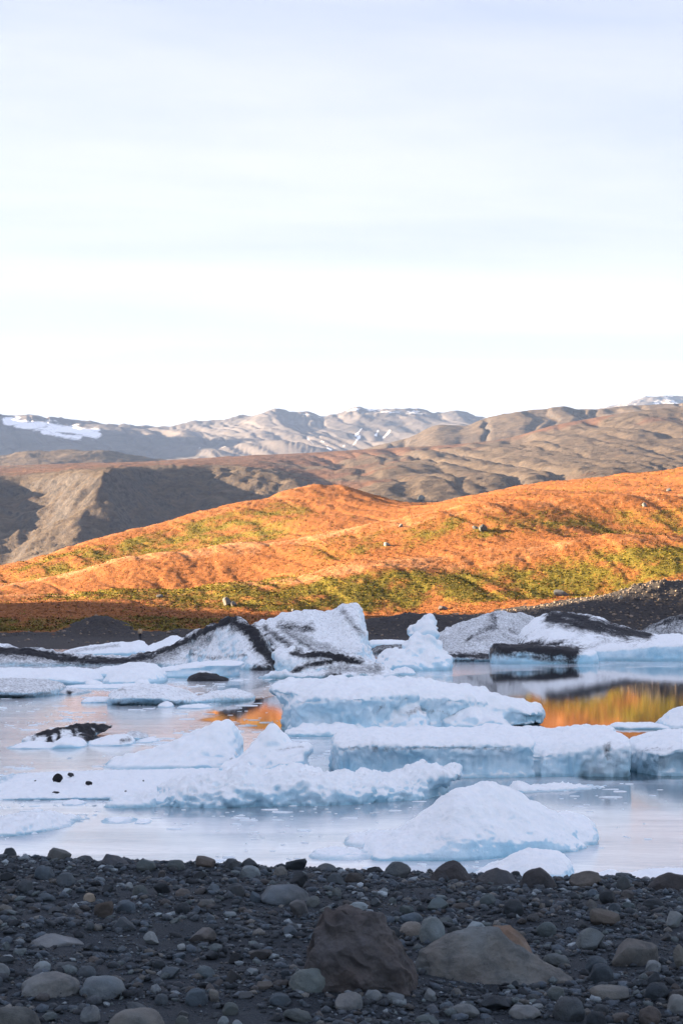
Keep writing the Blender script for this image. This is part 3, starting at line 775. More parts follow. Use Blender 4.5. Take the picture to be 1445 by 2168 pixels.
berg('iceberg', 'long white iceberg capped with a black gravel band and dark left prow', [
    P([(1085, 1362), (1105, 1330), (1125, 1312), (1150, 1299), (1175, 1296), (1215, 1296), (1250, 1302), (1300, 1318), (1340, 1333), (1375, 1343), (1445, 1343), (1560, 1336), (1640, 1350)], 1398, 18, RAMP, e=(.12, .1)),
    P([(1036, 1372), (1044, 1362), (1090, 1364), (1150, 1364), (1210, 1370), (1260, 1378)], 1406, 7, WALL, e=(.15, .3)),
    P([(1200, 1378), (1290, 1362), (1360, 1352), (1445, 1350), (1560, 1346), (1660, 1360)], 1400, 9, WALL, e=(.3, .2)),
], dirt=[([(1160, 1304), (1200, 1303), (1250, 1318), (1300, 1330), (1370, 1344)], 12, 1.1), ([(1165, 1312), (1210, 1316), (1260, 1330), (1330, 1342)], 15, 1.0), ([(1040, 1372), (1130, 1372), (1215, 1380)], 16, 1.2), ([(1040, 1382), (1215, 1402)], 7, .75), ([(1220, 1380), (1300, 1350)], 7, .3)], base_dirt=.07, lump=.6, rough=.9)
berg('iceberg', 'dark grey iceberg cut by the frame behind the long white one', [
    P([(1345, 1340), (1380, 1322), (1420, 1306), (1445, 1300), (1500, 1290), (1600, 1300), (1680, 1345)], 1390, 12, FACE, dy=22)], base_dirt=.6, dirt=[([(1345, 1338), (1420, 1312), (1500, 1300)], 12, .85)], lump=.6)

# --- floes in the left middle
berg('ice_floe', 'long snow-covered floe in a row below the black-crested iceberg, nearest the frame edge', [
    P([(-120, 1420), (-40, 1416), (30, 1415), (100, 1418), (140, 1414), (175, 1418), (200, 1430), (219, 1440)], 1450, 14, FLAT, e=(.2, .12)),
    P([(60, 1424), (100, 1414), (150, 1412), (190, 1416), (215, 1428)], 1444, 7, DOME)], 'ice floe', lump=.8)
berg('ice_floe', 'humped white floe between the long snowy floe and the undercut floe', [
    P([(222, 1444), (235, 1425), (258, 1412), (285, 1405), (315, 1405), (335, 1412), (352, 1430)], 1449, 9, DOME),
    P([(180, 1426), (220, 1414), (270, 1406), (310, 1404), (335, 1420)], 1436, 9, FLAT)], 'ice floe', lump=1.0)
berg('ice_floe', 'white floe with turquoise undercut end beside the low black lump', [
    P([(325, 1418), (370, 1410), (410, 1402), (450, 1399), (490, 1399), (515, 1402), (525, 1408)], 1436, 9, UNDER, e=(.2, .1), bot=[(325, 1434), (440, 1432), (470, 1420), (525, 1410)]),
    P([(320, 1434), (360, 1422), (430, 1414), (495, 1414), (506, 1420)], 1436, 8, FLAT)], 'ice floe', lump=.6)
berg('ice_chunk', 'jagged little white chunk at the water edge of the long snowy floe', [P([(180, 1450), (186, 1437), (192, 1436), (200, 1441), (212, 1442), (221, 1450)], 1452, 2.2, DOME, sm=.5)], 'ice chunk')
berg('ice_floe', 'thin flat sliver of ice stretching in front of the snowy floe row', [P([(125, 1457), (150, 1451), (230, 1449), (285, 1447), (330, 1452)], 1459, 5, FLAT)], 'ice floe', lump=.4)
berg('ice_chunk', 'small knobbly chunk poking up behind the broad humped floe', [P([(284, 1452), (288, 1440), (300, 1437), (316, 1440), (320, 1450)], 1452, 2, DOME)], 'ice chunk')
berg('ice_lump', 'low black dirt-covered lump of ice beside the undercut floe', [
    P([(396, 1440), (405, 1429), (422, 1424), (445, 1425), (462, 1429), (480, 1436), (486, 1441)], 1443, 4, DOME)], 'ice lump', base_dirt=1.1, dirt=[([(385, 1442), (400, 1442)], 4, .2)], lump=1.2)
berg('ice_floe', 'grey speckled domed floe with dark undercut rim at the frame edge', [
    P([(-150, 1455), (-80, 1442), (0, 1437), (50, 1438), (100, 1443), (125, 1448), (133, 1455)], 1480, 13, DISC, e=(.15, .22))], 'ice floe', base_dirt=.34, lump=.35, rough=1.4, dirt=[([(-150, 1474), (60, 1474), (105, 1466)], 6, .62)])
berg('ice_floe', 'thin dirty floe with one dark spot next to the speckled domed floe', [P([(96, 1468), (110, 1460), (140, 1457), (165, 1460), (200, 1468)], 1471, 5, FLAT)], 'ice floe', base_dirt=.28, rough=1.5, dirt=[([(146, 1466), (148, 1467)], 4, 1.1)])
berg('ice_floe', 'broad humped grey-white floe with a long thin tail', [
    P([(233, 1480), (238, 1465), (255, 1456), (290, 1450), (330, 1450), (365, 1455), (395, 1464), (420, 1480)], 1495, 8, DISC, e=(.15, .3)),
    P([(380, 1480), (420, 1474), (445, 1466), (470, 1462), (500, 1462), (520, 1466), (541, 1468)], [(380, 1492), (541, 1484)], 6, FLAT, e=(.2, .2))], 'ice floe', base_dirt=.16, lump=.8, dirt=[([(240, 1491), (330, 1493), (400, 1488)], 5, .6), ([(250, 1458), (265, 1462)], 4, .5)])
berg('ice_floe', 'small flat floe touching the left side of the broad humped floe', [P([(176, 1486), (185, 1477), (210, 1475), (238, 1478), (245, 1486)], 1489, 4, FLAT)], 'ice floe', base_dirt=.1)
berg('ice_chunk', 'little snowy chunk floating right before the broad humped floe', [P([(335, 1494), (342, 1487), (355, 1485), (370, 1492)], 1498, 2, DOME)], 'ice chunk')
berg('ice_floe', 'thin snowy sliver beside the little chunk before the humped floe', [P([(370, 1499), (385, 1494), (420, 1490), (452, 1496)], 1501, 3, FLAT)], 'ice floe')
berg('ice_chunk', 'tiny lone floe in open water above the black striped lump', [P([(127, 1525), (138, 1521), (150, 1522), (158, 1525)], 1527, 2, FLAT)], 'ice chunk')

# --- black striped lump and its white neighbours
berg('ice_lump', 'black lump of ice with white vertical snow streaks and pointed tip', [
    P([(46, 1568), (60, 1558), (90, 1549), (120, 1542), (150, 1536), (172, 1531), (195, 1530), (215, 1534), (230, 1537), (237, 1538)], [(46, 1577), (150, 1572), (237, 1560)], 3.4, FACE, e=(.2, .05), bot=[(46, 1578), (100, 1580), (180, 1572), (210, 1558), (237, 1540)]),
    P([(70, 1574), (110, 1556), (160, 1552), (190, 1556), (205, 1570)], 1576, 2.6, FACE)], 'ice lump', base_dirt=.12,
    dirt=[([(80, 1552), (120, 1543), (150, 1537), (172, 1532), (237, 1539)], 9, 1.25), ([(178, 1540), (190, 1560)], 21, 1.2), ([(205, 1546), (222, 1546)], 14, 1.1), ([(104, 1545), (106, 1578)], 6, 1.25), ([(125, 1545), (124, 1568)], 5, 1.1), ([(152, 1540), (160, 1560)], 6, .9), ([(70, 1560), (72, 1575)], 4, .8)], lump=1.0, rough=1.4, grooves=1.0)
berg('ice_floe', 'low white floe at the left foot of the black striped lump', [P([(6, 1583), (30, 1578), (50, 1572), (75, 1570), (125, 1576), (130, 1582)], 1586, 3, FLAT)], 'ice floe')
berg('ice_chunk', 'blocky white chunk leaning on the front of the black striped lump', [P([(115, 1580), (124, 1566), (138, 1560), (160, 1561), (178, 1566), (186, 1580)], 1585, 2.4, WALL, e=(.2, .2)), P([(60, 1584), (90, 1578), (130, 1577)], 1586, 1.6, FLAT)], 'ice chunk')
berg('ice_floe', 'smooth white floe right of the black striped lump with dark notch', [P([(183, 1578), (195, 1568), (220, 1560), (245, 1554), (268, 1555), (280, 1563), (288, 1574)], 1580, 3.2, DOME)], 'ice floe', dirt=[([(258, 1568), (272, 1566)], 5, .75)])
berg('ice_chunk', 'grey angular ice chunk tilted beside the smooth floe', [P([(271, 1550), (274, 1547), (290, 1548), (305, 1552), (315, 1556), (316, 1562)], 1566, 2, WALL, sm=.4)], 'ice chunk', base_dirt=.3)
berg('ice_floe', 'small white floe at the end of the black lump cluster', [P([(284, 1569), (300, 1565), (318, 1561), (332, 1562), (338, 1568)], 1573, 2.4, FLAT)], 'ice floe')
berg('ice_chunk', 'tiny dark chip of ice floating between the black lump and the stony floe', [P([(140, 1605), (148, 1603), (158, 1606)], 1608, 1, FLAT)], 'ice chunk', base_dirt=.3)
berg('ice_floe', 'thin grey plate of ice cut by the frame left of the black striped lump', [P([(-40, 1570), (0, 1567), (22, 1569), (28, 1572)], 1574, 3, FLAT)], 'ice floe', base_dirt=.2)

# --- centre
berg('iceberg', 'wide undercut iceberg with overhanging pointed left prow and bulging front', [
    P([(600, 1500), (612, 1462), (640, 1446), (690, 1441), (760, 1438), (860, 1438), (920, 1443), (1000, 1456), (1050, 1470), (1080, 1482), (1096, 1505)], [(600, 1554), (760, 1556), (900, 1546), (1096, 1537)], 11, UNDER, e=(.10, .35)),
    P([(569, 1458), (585, 1449), (612, 1442), (660, 1439), (740, 1438), (790, 1446)], 1552, 8, WALL, e=(.5, .3), dy=.2, bot=[(569, 1462), (590, 1476), (612, 1494), (650, 1504), (790, 1500)]),
    P([(960, 1462), (1010, 1459), (1060, 1472), (1110, 1486), (1144, 1498)], 1540, 7, WALL, e=(.3, .3), dy=.3, bot=[(960, 1542), (1090, 1543), (1126, 1534), (1144, 1508)]),
    P([(768, 1535), (790, 1506), (812, 1484), (838, 1474), (866, 1482), (892, 1502), (915, 1530)], 1550, 3.2, FACE, dy=-.7),
    P([(690, 1520), (712, 1484), (735, 1470), (765, 1474), (790, 1500), (800, 1530)], 1553, 2.6, FACE, dy=-.4),
    P([(915, 1532), (940, 1508), (985, 1496), (1030, 1500), (1065, 1514), (1088, 1534)], 1543, 4, DOME, dy=-.8),
    P([(600, 1552), (625, 1538), (680, 1534), (740, 1540), (770, 1552)], 1560, 2.2, DOME, dy=-.3),
], dirt=[([(862, 1512), (885, 1500), (912, 1508)], 6, .45), ([(795, 1512), (812, 1492)], 4, .4), ([(905, 1502), (950, 1512)], 3, .35)], lump=1.0, grooves=1.8, rough=1.8, vox=2.0)
berg('ice_chunk', 'dirty broken chunks of ice wedged before the wide undercut iceberg', [
    P([(862, 1530), (872, 1518), (890, 1514), (905, 1522), (912, 1534)], 1542, 1.5, DOME), P([(885, 1520), (900, 1509), (918, 1514), (930, 1532)], 1540, 1.5, DOME), P([(912, 1534), (925, 1524), (945, 1524), (955, 1536)], 1542, 1.3, DOME)], 'ice chunk', base_dirt=.3, lump=1.4)
berg('iceberg', 'long flat-topped block of ice split by a groove, facing the shore', [
    P([(700, 1572), (706, 1556), (730, 1547), (770, 1541), (820, 1540), (900, 1541), (1000, 1541), (1080, 1540), (1110, 1548), (1120, 1560)], [(700, 1640), (860, 1649), (1120, 1646)], 5.5, UNDER, e=(.06, .05)),
    P([(1098, 1574), (1108, 1560), (1130, 1550), (1180, 1541), (1250, 1537), (1286, 1538), (1298, 1546), (1303, 1562), (1305, 1620)], 1646, 6, WALL, e=(.09, .09), dy=.1),
    P([(960, 1545), (1040, 1533), (1120, 1538), (1200, 1545)], 1630, 5, WALL, dy=1.0),
], dirt=[([(790, 1588), (960, 1582), (1080, 1588)], 4, .34), ([(740, 1584), (800, 1586)], 4, .3), ([(1282, 1580), (1288, 1605)], 8, .5)], lump=.55, grooves=1.9, rough=1.8, vox=2.0)
berg('iceberg', 'flat-topped block of ice at the right frame edge beside the narrow channel', [
    P([(1322, 1584), (1328, 1568), (1350, 1560), (1370, 1552), (1400, 1546), (1445, 1544), (1540, 1545), (1600, 1560)], 1644, 6, UNDER, e=(.1, .1))], lump=.6, grooves=1.6, rough=1.6, dirt=[([(1350, 1590), (1420, 1584)], 4, .34)])
berg('iceberg', 'smooth white mound of ice on the far side of the right edge block', [
    P([(1390, 1540), (1398, 1524), (1412, 1514), (1420, 1502), (1440, 1495), (1480, 1492), (1540, 1500), (1570, 1535)], 1543, 5, FACE, e=(.15, .2))], lump=.8)
berg('ice_floe', 'low thin floe reaching out from the smooth mound over orange reflections', [
    P([(1288, 1536), (1300, 1530), (1340, 1530), (1375, 1529), (1400, 1534), (1420, 1540)], 1544, 3, FLAT)], 'ice floe', lump=.6)

# --- sail-shaped pair and the rough bank
berg('iceberg', 'white sail-shaped iceberg with steep right side', [
    P([(220, 1618), (240, 1606), (260, 1597), (290, 1594), (320, 1592), (345, 1580), (375, 1566), (400, 1549), (425, 1536), (450, 1530), (468, 1525), (485, 1520), (496, 1530), (504, 1548), (512, 1574), (520, 1600)], [(220, 1628), (320, 1632), (520, 1626)], 4.2, FACE, e=(.12, .06), sm=1.2)], lump=.8, rough=.9, dirt=[([(490, 1608), (512, 1580)], 3, .32)])
berg('iceberg', 'sharp white peak with a square shelf on its right, behind the rough bank', [
    P([(495, 1620), (515, 1590), (530, 1572), (548, 1556), (560, 1541), (572, 1529), (584, 1527), (592, 1540), (605, 1556), (612, 1585)], 1642, 3.6, FACE, e=(.15, .12), sm=1.0),
    P([(560, 1590), (580, 1582), (612, 1572), (640, 1571), (655, 1574), (657, 1588)], 1642, 2.8, WALL, e=(.2, .08), bot=[(560, 1645), (630, 1640), (657, 1590)]),
    P([(560, 1610), (600, 1592), (640, 1590), (648, 1610)], 1643, 2.6, WALL, e=(.2, .1)),
    P([(463, 1630), (480, 1612), (510, 1608), (545, 1610), (570, 1620)], 1642, 2.4, DOME)], lump=.8, dirt=[([(575, 1590), (640, 1580)], 4, .3)])
berg('ice_floe', 'flat stony floe of pitted snow in front of the sail-shaped iceberg', [
    P([(-120, 1668), (-40, 1656), (20, 1650), (80, 1645), (140, 1642), (250, 1640), (350, 1638), (440, 1637), (500, 1640)], [(-120, 1690), (120, 1695), (300, 1694), (500, 1680)], 8.5, FLAT, e=(.2, .1))], 'ice floe', crackle=.8, lump=.5)
berg('iceberg', 'long rough white bank of ice ending in a beak at the right', [
    P([(228, 1700), (236, 1690), (252, 1686), (275, 1690), (300, 1684), (330, 1680), (338, 1690), (360, 1700)], 1711, 2.2, DOME),
    P([(330, 1685), (345, 1666), (365, 1652), (390, 1648), (415, 1646), (440, 1640), (465, 1632), (480, 1622), (500, 1618), (520, 1624), (540, 1632), (560, 1636), (590, 1626), (620, 1622), (650, 1626), (690, 1638), (730, 1636), (770, 1632), (800, 1640), (835, 1636), (850, 1632), (862, 1624), (880, 1616), (897, 1613), (912, 1618), (930, 1628), (945, 1645)], [(330, 1708), (480, 1711), (740, 1704), (945, 1688)], 3.6, BANK, e=(.08, .12), sm=.8),
    P([(890, 1622), (915, 1622), (935, 1629), (960, 1625), (971, 1623), (973, 1628)], 1690, 1.6, WALL, e=(.1, 0), bot=[(890, 1680), (915, 1672), (945, 1652), (973, 1645)]),
], crackle=1.3, lump=1.5, grooves=.9, vox=2.0)
for (px, py, wd, ht, lab, c) in ((121, 1656, 24, 17, 'largest round black rock lying on the flat stony floe', (.012, .010, .010)), (150, 1646, 18, 10, 'grey angular rock at the back edge of the stony floe', (.035, .036, .04)),
                                 (186, 1663, 16, 10, 'pointed black rock on the stony floe, right of the largest one', (.012, .011, .012)), (118, 1680, 19, 5, 'flat black stone on the stony floe, nearest the water', (.015, .013, .013)),
                                 (75, 1654, 7, 3, 'tiny black pebble on the stony floe left of the largest rock', (.015, .015, .015)), (266, 1676, 8, 3, 'tiny black pebble near the middle of the stony floe', (.015, .015, .015)), (304, 1654, 6, 3, 'tiny black pebble on the floe nearest the rough white bank', (.015, .015, .015))):
    pass_ = (px, py, wd, ht, lab, c)
    STAT.append(('floe_rock', pass_))

# --- near floes and mound
berg('ice_floe', 'crumbly white floe with a thin dark tail at the left, nearest the beach', [
    P([(-90, 1762), (-40, 1740), (0, 1732), (40, 1724), (80, 1720), (110, 1722), (140, 1732), (170, 1740), (205, 1744)], [(-90, 1775), (60, 1770), (205, 1746)], 3.0, DOME, e=(.2, .1))], 'ice floe', crackle=1.2, lump=1.0)
berg('ice_floe', 'thin pale plate of ice off the tail of the crumbly floe', [P([(203, 1742), (225, 1733), (260, 1731), (290, 1734), (300, 1740)], 1744, 1.4, FLAT)], 'ice floe')
berg('ice_chunk', 'small white cake of ice at the tip of the thin pale plate', [P([(282, 1741), (292, 1735), (312, 1734), (324, 1739)], 1745, 1.0, FLAT)], 'ice chunk')
berg('ice_chunk', 'rounded white chunk between the stony floe and the crumbly floe', [P([(130, 1703), (138, 1695), (160, 1693), (178, 1697), (188, 1703)], 1706, 1.3, DOME)], 'ice chunk')
berg('ice_chunk', 'little bluish chunk floating above the crumbly floe', [P([(63, 1717), (72, 1712), (84, 1711), (94, 1717)], 1720, .8, DOME)], 'ice chunk')
berg('ice_chunk', 'tiny dark soaked chip of ice below the stony floe', [P([(193, 1706), (200, 1702), (208, 1706)], 1708, .5, DOME)], 'ice chunk', base_dirt=.35)
berg('iceberg', 'big smooth snow-white mound of ice close to the beach', [
    P([(768, 1790), (782, 1772), (810, 1766), (842, 1752), (870, 1736), (900, 1716), (930, 1690), (950, 1674), (975, 1662), (1000, 1656), (1025, 1654), (1045, 1658), (1070, 1670), (1110, 1688), (1150, 1708), (1180, 1722), (1205, 1745), (1225, 1770), (1240, 1792)], [(768, 1822), (960, 1824), (1240, 1800)], 3.2, MOUND, e=(.08, .10)),
    P([(1150, 1742), (1180, 1722), (1210, 1722), (1240, 1732), (1256, 1750), (1260, 1775)], 1795, 2.6, DOME, e=(.3, .2), dy=.5),
    P([(725, 1788), (745, 1766), (775, 1756), (810, 1754), (850, 1762)], 1802, 2.0, DOME, dy=.6),
    P([(652, 1814), (660, 1802), (690, 1796), (720, 1796), (760, 1798), (790, 1808)], 1822, 1.6, DOME)], lump=.55, rough=1.0, crackle=.35, vox=2.0)
berg('ice_floe', 'small white mound of ice behind the dark crest boulders', [
    P([(1000, 1850), (1040, 1832), (1075, 1815), (1100, 1802), (1125, 1797), (1160, 1800), (1190, 1806), (1204, 1822), (1212, 1850)], 1866, 1.8, DOME)], 'ice floe', lump=.6, crackle=.4)
berg('ice_floe', 'low white hump of ice behind the brown block on the crest', [P([(1245, 1868), (1262, 1850), (1290, 1840), (1310, 1846), (1328, 1862)], 1878, 1.2, DOME)], 'ice floe', lump=.5)
berg('ice_floe', 'low white ice slab behind the wide dark boulder at the frame edge', [P([(1312, 1862), (1340, 1848), (1380, 1840), (1445, 1838), (1500, 1838), (1540, 1862)], 1884, 1.8, DOME)], 'ice floe', lump=.5)
berg('ice_floe', 'narrow strip of broken ice with raised left end behind the big mound', [
    P([(1074, 1670), (1084, 1658), (1097, 1652), (1112, 1660), (1130, 1664), (1170, 1660), (1190, 1657), (1215, 1662), (1250, 1665), (1290, 1667)], [(1074, 1680), (1290, 1670)], 1.6, DOME, e=(.15, .2), sm=.5)], 'ice floe', crackle=1.0)

def slush():
    rg = np.random.default_rng(44)
    n = 5200
    py = HY + 1 / rg.uniform(1 / 555., 1 / 150., n); px = rg.uniform(-60, 1500, n)
    X, Y = water_pt(px, py)
    keep = (fbm(p3(X / 3.5, Y / 9), 3, .6, 130) + rg.random(n) * .8 > .62) & ((px < 700) | (py > 1655))
    X, Y = X[keep], Y[keep]; n = len(X); m = 6
    size = (.03 + .22 * rg.random(n) ** 4) * (Y / 60) ** .6
    a = np.arange(m) / m * 2 * np.pi
    rad = size[:, None] * rg.uniform(.5, 1.2, (n, m))
    ring = np.stack([X[:, None] + rad * np.cos(a) * 1.7, Y[:, None] + rad * np.sin(a), np.full((n, m), -.02)], 2)
    topz = (.012 + .10 * size * rg.random(n))[:, None]
    top = np.stack([X[:, None] + rad * np.cos(a) * 1.45, Y[:, None] + rad * np.sin(a) * .85, topz + 0 * rad], 2)
    cen = np.stack([X, Y, topz[:, 0] * 1.15], 1)[:, None, :]
    V = np.concatenate([ring, top, cen], 1); k = 2 * m + 1
    tri = []
    for i in range(m):
        j = (i + 1) % m
        tri += [(i, j, m + j), (i, m + j, m + i), (m + i, m + j, 2 * m)]
    Fc = (np.array(tri)[None] + (np.arange(n) * k)[:, None, None]).reshape(-1, 3)
    V = V.reshape(-1, 3)
    o = mesh_obj('slush', V, Fc, ICE, attrs=dict(dirt=np.zeros(len(V)), bare_shade=np.full(len(V), .45), line=np.full(len(V), .3)), smooth=False)
    tag(o, kind='stuff'); o['label'] = 'crumbs of ice and slush scattered over the lagoon'
slush()

# ------------------------------------------------------------------ rocks
def rock_proto(seed, sub=3, facets=7, cut=(0.55, 0.9), rough=0.08, flat=1.0):
    rnd = random.Random(seed)
    bm = bmesh.new(); bmesh.ops.create_icosphere(bm, subdivisions=sub, radius=1.0)
    V = np.array([v.co[:] for v in bm.verts]); Fc = np.array([[v.index for v in f.verts] for f in bm.faces]); bm.free()
    V = V * (1 + 0.22 * fbm(V * 0.9, 2, 0.5, seed))[:, None]
    for _ in range(facets):
        n = np.array([rnd.gauss(0, 1), rnd.gauss(0, 1), rnd.gauss(0, .9)]); n /= np.linalg.norm(n)
        d = rnd.uniform(*cut)
        e = V @ n - d
        V = V - n[None] * (np.where(e > 0, e, 0) * 0.93)[:, None]
    r = np.linalg.norm(V, axis=1, keepdims=True)
    V = V * (1 + rough * fbm(V * 2.6, 4, 0.55, seed + 3))[:, None]
    V /= np.abs(V).max(axis=0)[None]
    return V, Fc
def proto_mesh(nm, seed, **k):
    V, Fc = rock_proto(seed, **{a: b for a, b in k.items() if a != 'flat'})
    o = mesh_obj(nm, V, Fc, ROCK, link=False, smooth=not k.pop('flat', False)); return o.data
ANG = [proto_mesh('stone', 200 + i, sub=4, facets=12, cut=(0.42, 0.80), rough=0.045, flat=True) for i in range(8)]
RND = [proto_mesh('stone', 300 + i, sub=4, facets=5, cut=(0.66, 0.95), rough=0.05) for i in range(6)]
def cool(c, k=.5):
    l = .3 * c[0] + .55 * c[1] + .15 * c[2]
    return tuple(.92 * ((1 - k) * a + k * l * b) for a, b in zip(c, (.64, 1.0, 1.20)))
def put_stone(name, me_, x, y, zbase, wx_, dy_, hz, rz, c, sink=0.25, tilt=(0, 0)):
    o = bpy.data.objects.new(name, me_); col.objects.link(o)
    o.scale = (wx_ / 2, dy_ / 2, hz / (2 - 2 * sink))
    o.rotation_euler = (tilt[0], tilt[1], rz)
    o.location = (x, y, zbase + hz / (2 - 2 * sink) * (1 - 2 * sink))
    o.color = (*cool(c), 1)
    return o
SLATE, BLUEG, TAN, PALE, BROWN, GREEN, RUST = (.027, .036, .047), (.062, .083, .110), (.125, .112, .092), (.185, .21, .225), (.066, .058, .053), (.085, .107, .108), (.105, .080, .064)
# dark rocks lying on the stony floe
floe_rocks = [q for n_, q in STAT if n_ == 'floe_rock']
STAT = [q for q in STAT if q[0] != 'floe_rock']
dgz = bpy.context.evaluated_depsgraph_get()
def on_ice(px, py, wait=None):
    d = Vector(((px - CX) / F, 1, -(py - HY) / F)).normalized()
    hit, loc, nrm, idx, ob, _ = sc.ray_cast(dgz, Vector((0, 0, EYE)), d, distance=3000)
    return loc if hit else None
dgz.update()
for k, (px, py, wd, ht, lab, c) in enumerate(floe_rocks):
    loc = on_ice(px, py) or Vector((*water_pt(px, py), .1))
    s = loc.y / F
    o = put_stone('floe_rock', (RND if k == 0 else ANG)[k % 6], loc.x, loc.y + wd * s * .3, loc.z - 0.01, wd * s, wd * s * .8, ht * s * 1.1, k * 1.3, c, 0.12)
    tag(o, lab, 'rock', 'dark rocks lying on the stony floe')

# boulders on the far slopes
hill_rocks = [(890, 1062, 18, 13, TAN, 'pale boulder standing on the hill crest dip'), (1022, 1126, 24, 16, TAN, 'larger pale boulder of a pair halfway up the orange hill'), (1006, 1120, 14, 9, (.2, .17, .13), 'smaller boulder just left of the larger one halfway up the hill'),
              (849, 1116, 10, 9, (.2, .16, .11), 'small pale boulder on the middle terrace of the hill'), (818, 1156, 16, 9, (.22, .19, .15), 'pale flat boulder low on the green hill face'), (1364, 1072, 14, 9, (.2, .17, .13), 'pale boulder high on the hill near the frame edge'),
              (1415, 1040, 12, 9, (.2, .17, .13), 'small boulder near the top of the hill at the frame edge'), (480, 1282, 28, 18, (.14, .10, .07), 'brown boulder at the foot of the hill above the black pyramid peak'), (494, 1284, 16, 12, (.16, .12, .08), 'small brown boulder leaning against the bigger one at the hill foot'),
              (1186, 1262, 34, 14, (.12, .10, .085), 'wide grey boulder at the top of the rubble bank'), (619, 1294, 8, 7, (.2, .15, .1), 'tiny pale boulder in orange grass behind the white summit'), (938, 1292, 22, 12, (.14, .09, .06), 'low brown boulder on the shore bank above the knobbed pinnacle'),
              (338, 1264, 14, 7, (.14, .11, .08), 'small grey boulder on the orange grass at the left hill foot'), (1312, 1268, 12, 8, (.22, .17, .13), 'pale boulder on the rubble mound near the frame edge')]
for k, (px, py, wd, ht, c, lab) in enumerate(hill_rocks):
    loc = on_ice(px, py)
    if loc is None: continue
    s = loc.y / F
    o = put_stone('hill_boulder', ANG[k % 8], loc.x, loc.y + wd * s * .2, loc.z - .15, wd * s * 1.1, wd * s * .9, ht * s * 1.15, k * 2.1, c, 0.2)
    tag(o, lab, 'boulder', 'boulders scattered on the far slope')

def beach_at(px, py):
    d = 9.0
    for _ in range(30):
        x = (px - CX) / F * d
        d = 0.5 * d + 0.5 * (EYE - float(beach_z(np.array([x]), np.array([d]))[0])) * F / (py - HY)
        d = min(d, 13.2)
    return (px - CX) / F * d, d
used = [(767, 2104, 123)]
def lofted_rock(name, label, top, yb, depth, c, prof=DOME, seed=5, rough=.02, ends=.3, crag=0.012, cuts=9):
    """a rock modelled from its ridge line, standing on the gravel"""
    xm = (top[0][0] + top[-1][0]) / 2
    x, y = beach_at(xm, yb); s = y / F
    zg = float(beach_z(np.array([x]), np.array([y]))[0])
    n = 60
    px = np.linspace(top[0][0], top[-1][0], n); py = gsmooth(np.interp(px, *zip(*top)), .8, 0)
    u = np.linspace(0, 1, n)
    tp = np.sqrt(np.clip(np.minimum(1 - (1 - np.clip(u / ends, 0, 1)) ** 2, 1 - (1 - np.clip((1 - u) / (ends * 1.15), 0, 1)) ** 2), .03, 1))
    pr = np.array(prof); crest = pr[np.argmax(pr[:, 1]), 0]
    dd = depth * tp; Yc = y + depth * .5
    yt = Yc + dd * (crest - .5); h = EYE - (py - HY) * yt / F
    zb = zg - .06; h = np.maximum(h, zb + .02)
    rows = [np.stack([(px - CX) / F * yt, Yc + dd * (a - .5), zb + (h - zb) * b], 1) for a, b in pr]
    Vv = np.stack(rows, 1); m = len(pr); idx = np.arange(n * m).reshape(n, m); faces = []
    for j in range(m):
        k = (j + 1) % m
        faces += list(zip(idx[:-1, j].tolist(), idx[:-1, k].tolist(), idx[1:, k].tolist(), idx[1:, j].tolist()))
    faces.append(tuple(idx[0].tolist())); faces.append(tuple(idx[-1][::-1].tolist()))
    V, Q = remeshed(Vv.reshape(-1, 3).tolist(), faces, s * 2.2)
    V = laplace(V, Q, 1)
    rr = random.Random(seed)
    for _ in range(cuts):
        pn = np.array([rr.gauss(0, .8), -abs(rr.gauss(.35, .6)), rr.gauss(.35, .6)]); pn /= np.linalg.norm(pn)
        dv = V @ pn; th = np.quantile(dv, rr.uniform(.935, .985)); e = np.clip(dv - th, 0, None)
        V = V - pn[None] * (e * 0.72)[:, None]
    N = vert_normals(V, Q)
    V = V + N * (rough * (fbm(V * 9, 4, .55, seed) + .6 * fbm(V * 4, 2, .5, seed + 4)) - crag * np.abs(noise(V * 7 + .6 * fbm(V * 5, 2, .5, seed + 6)[:, None], seed + 8)))[:, None]
    cc = np.array([x, y + depth / 2, zg])
    o = mesh_obj(name, V - cc, Q, ROCK); o.location = cc; o.color = (*c, 1)
    tag(o, label, 'boulder')
    return o
CRAG = [(0.05, 0), (.0, .22), (.03, .5), (.12, .74), (.27, .93), (.4, 1), (.6, .88), (.82, .55), (1, 0)]
lofted_rock('boulder', 'big dark brown boulder standing in the middle of the foreground', [(641, 2085), (643, 2030), (651, 1985), (664, 1952), (690, 1920), (718, 1906), (748, 1902), (785, 1914), (818, 1942), (848, 1980), (872, 2026), (887, 2062), (890, 2100)], 2104, .40, (.060, .062, .066), CRAG, 57, .018, .16, crag=.05, cuts=2)
lofted_rock('boulder', 'long pale grey boulder with sloping tail, right of the dark one', [(868, 2050), (880, 2010), (900, 1982), (925, 1964), (960, 1955), (1000, 1952), (1040, 1958), (1075, 1982), (1110, 2008), (1150, 2030), (1190, 2052), (1230, 2080), (1252, 2094)], 2086, .34, (.112, .130, .134), FACE, 21, .012)
lofted_rock('boulder', 'tan-topped boulder tucked behind the long pale grey boulder', [(1005, 2010), (1020, 1966), (1045, 1953), (1080, 1957), (1105, 1975), (1125, 2005), (1138, 2030)], 2040, .25, (.145, .115, .09), DOME, 33, .008)
lofted_rock('boulder', 'tall dark peaked boulder on the beach crest before the big mound', [(902, 1872), (913, 1852), (928, 1834), (944, 1820), (957, 1817), (974, 1826), (989, 1845), (1003, 1866)], 1868, .20, (.040, .042, .046), CRAG, 61, .006, .2, crag=.014)
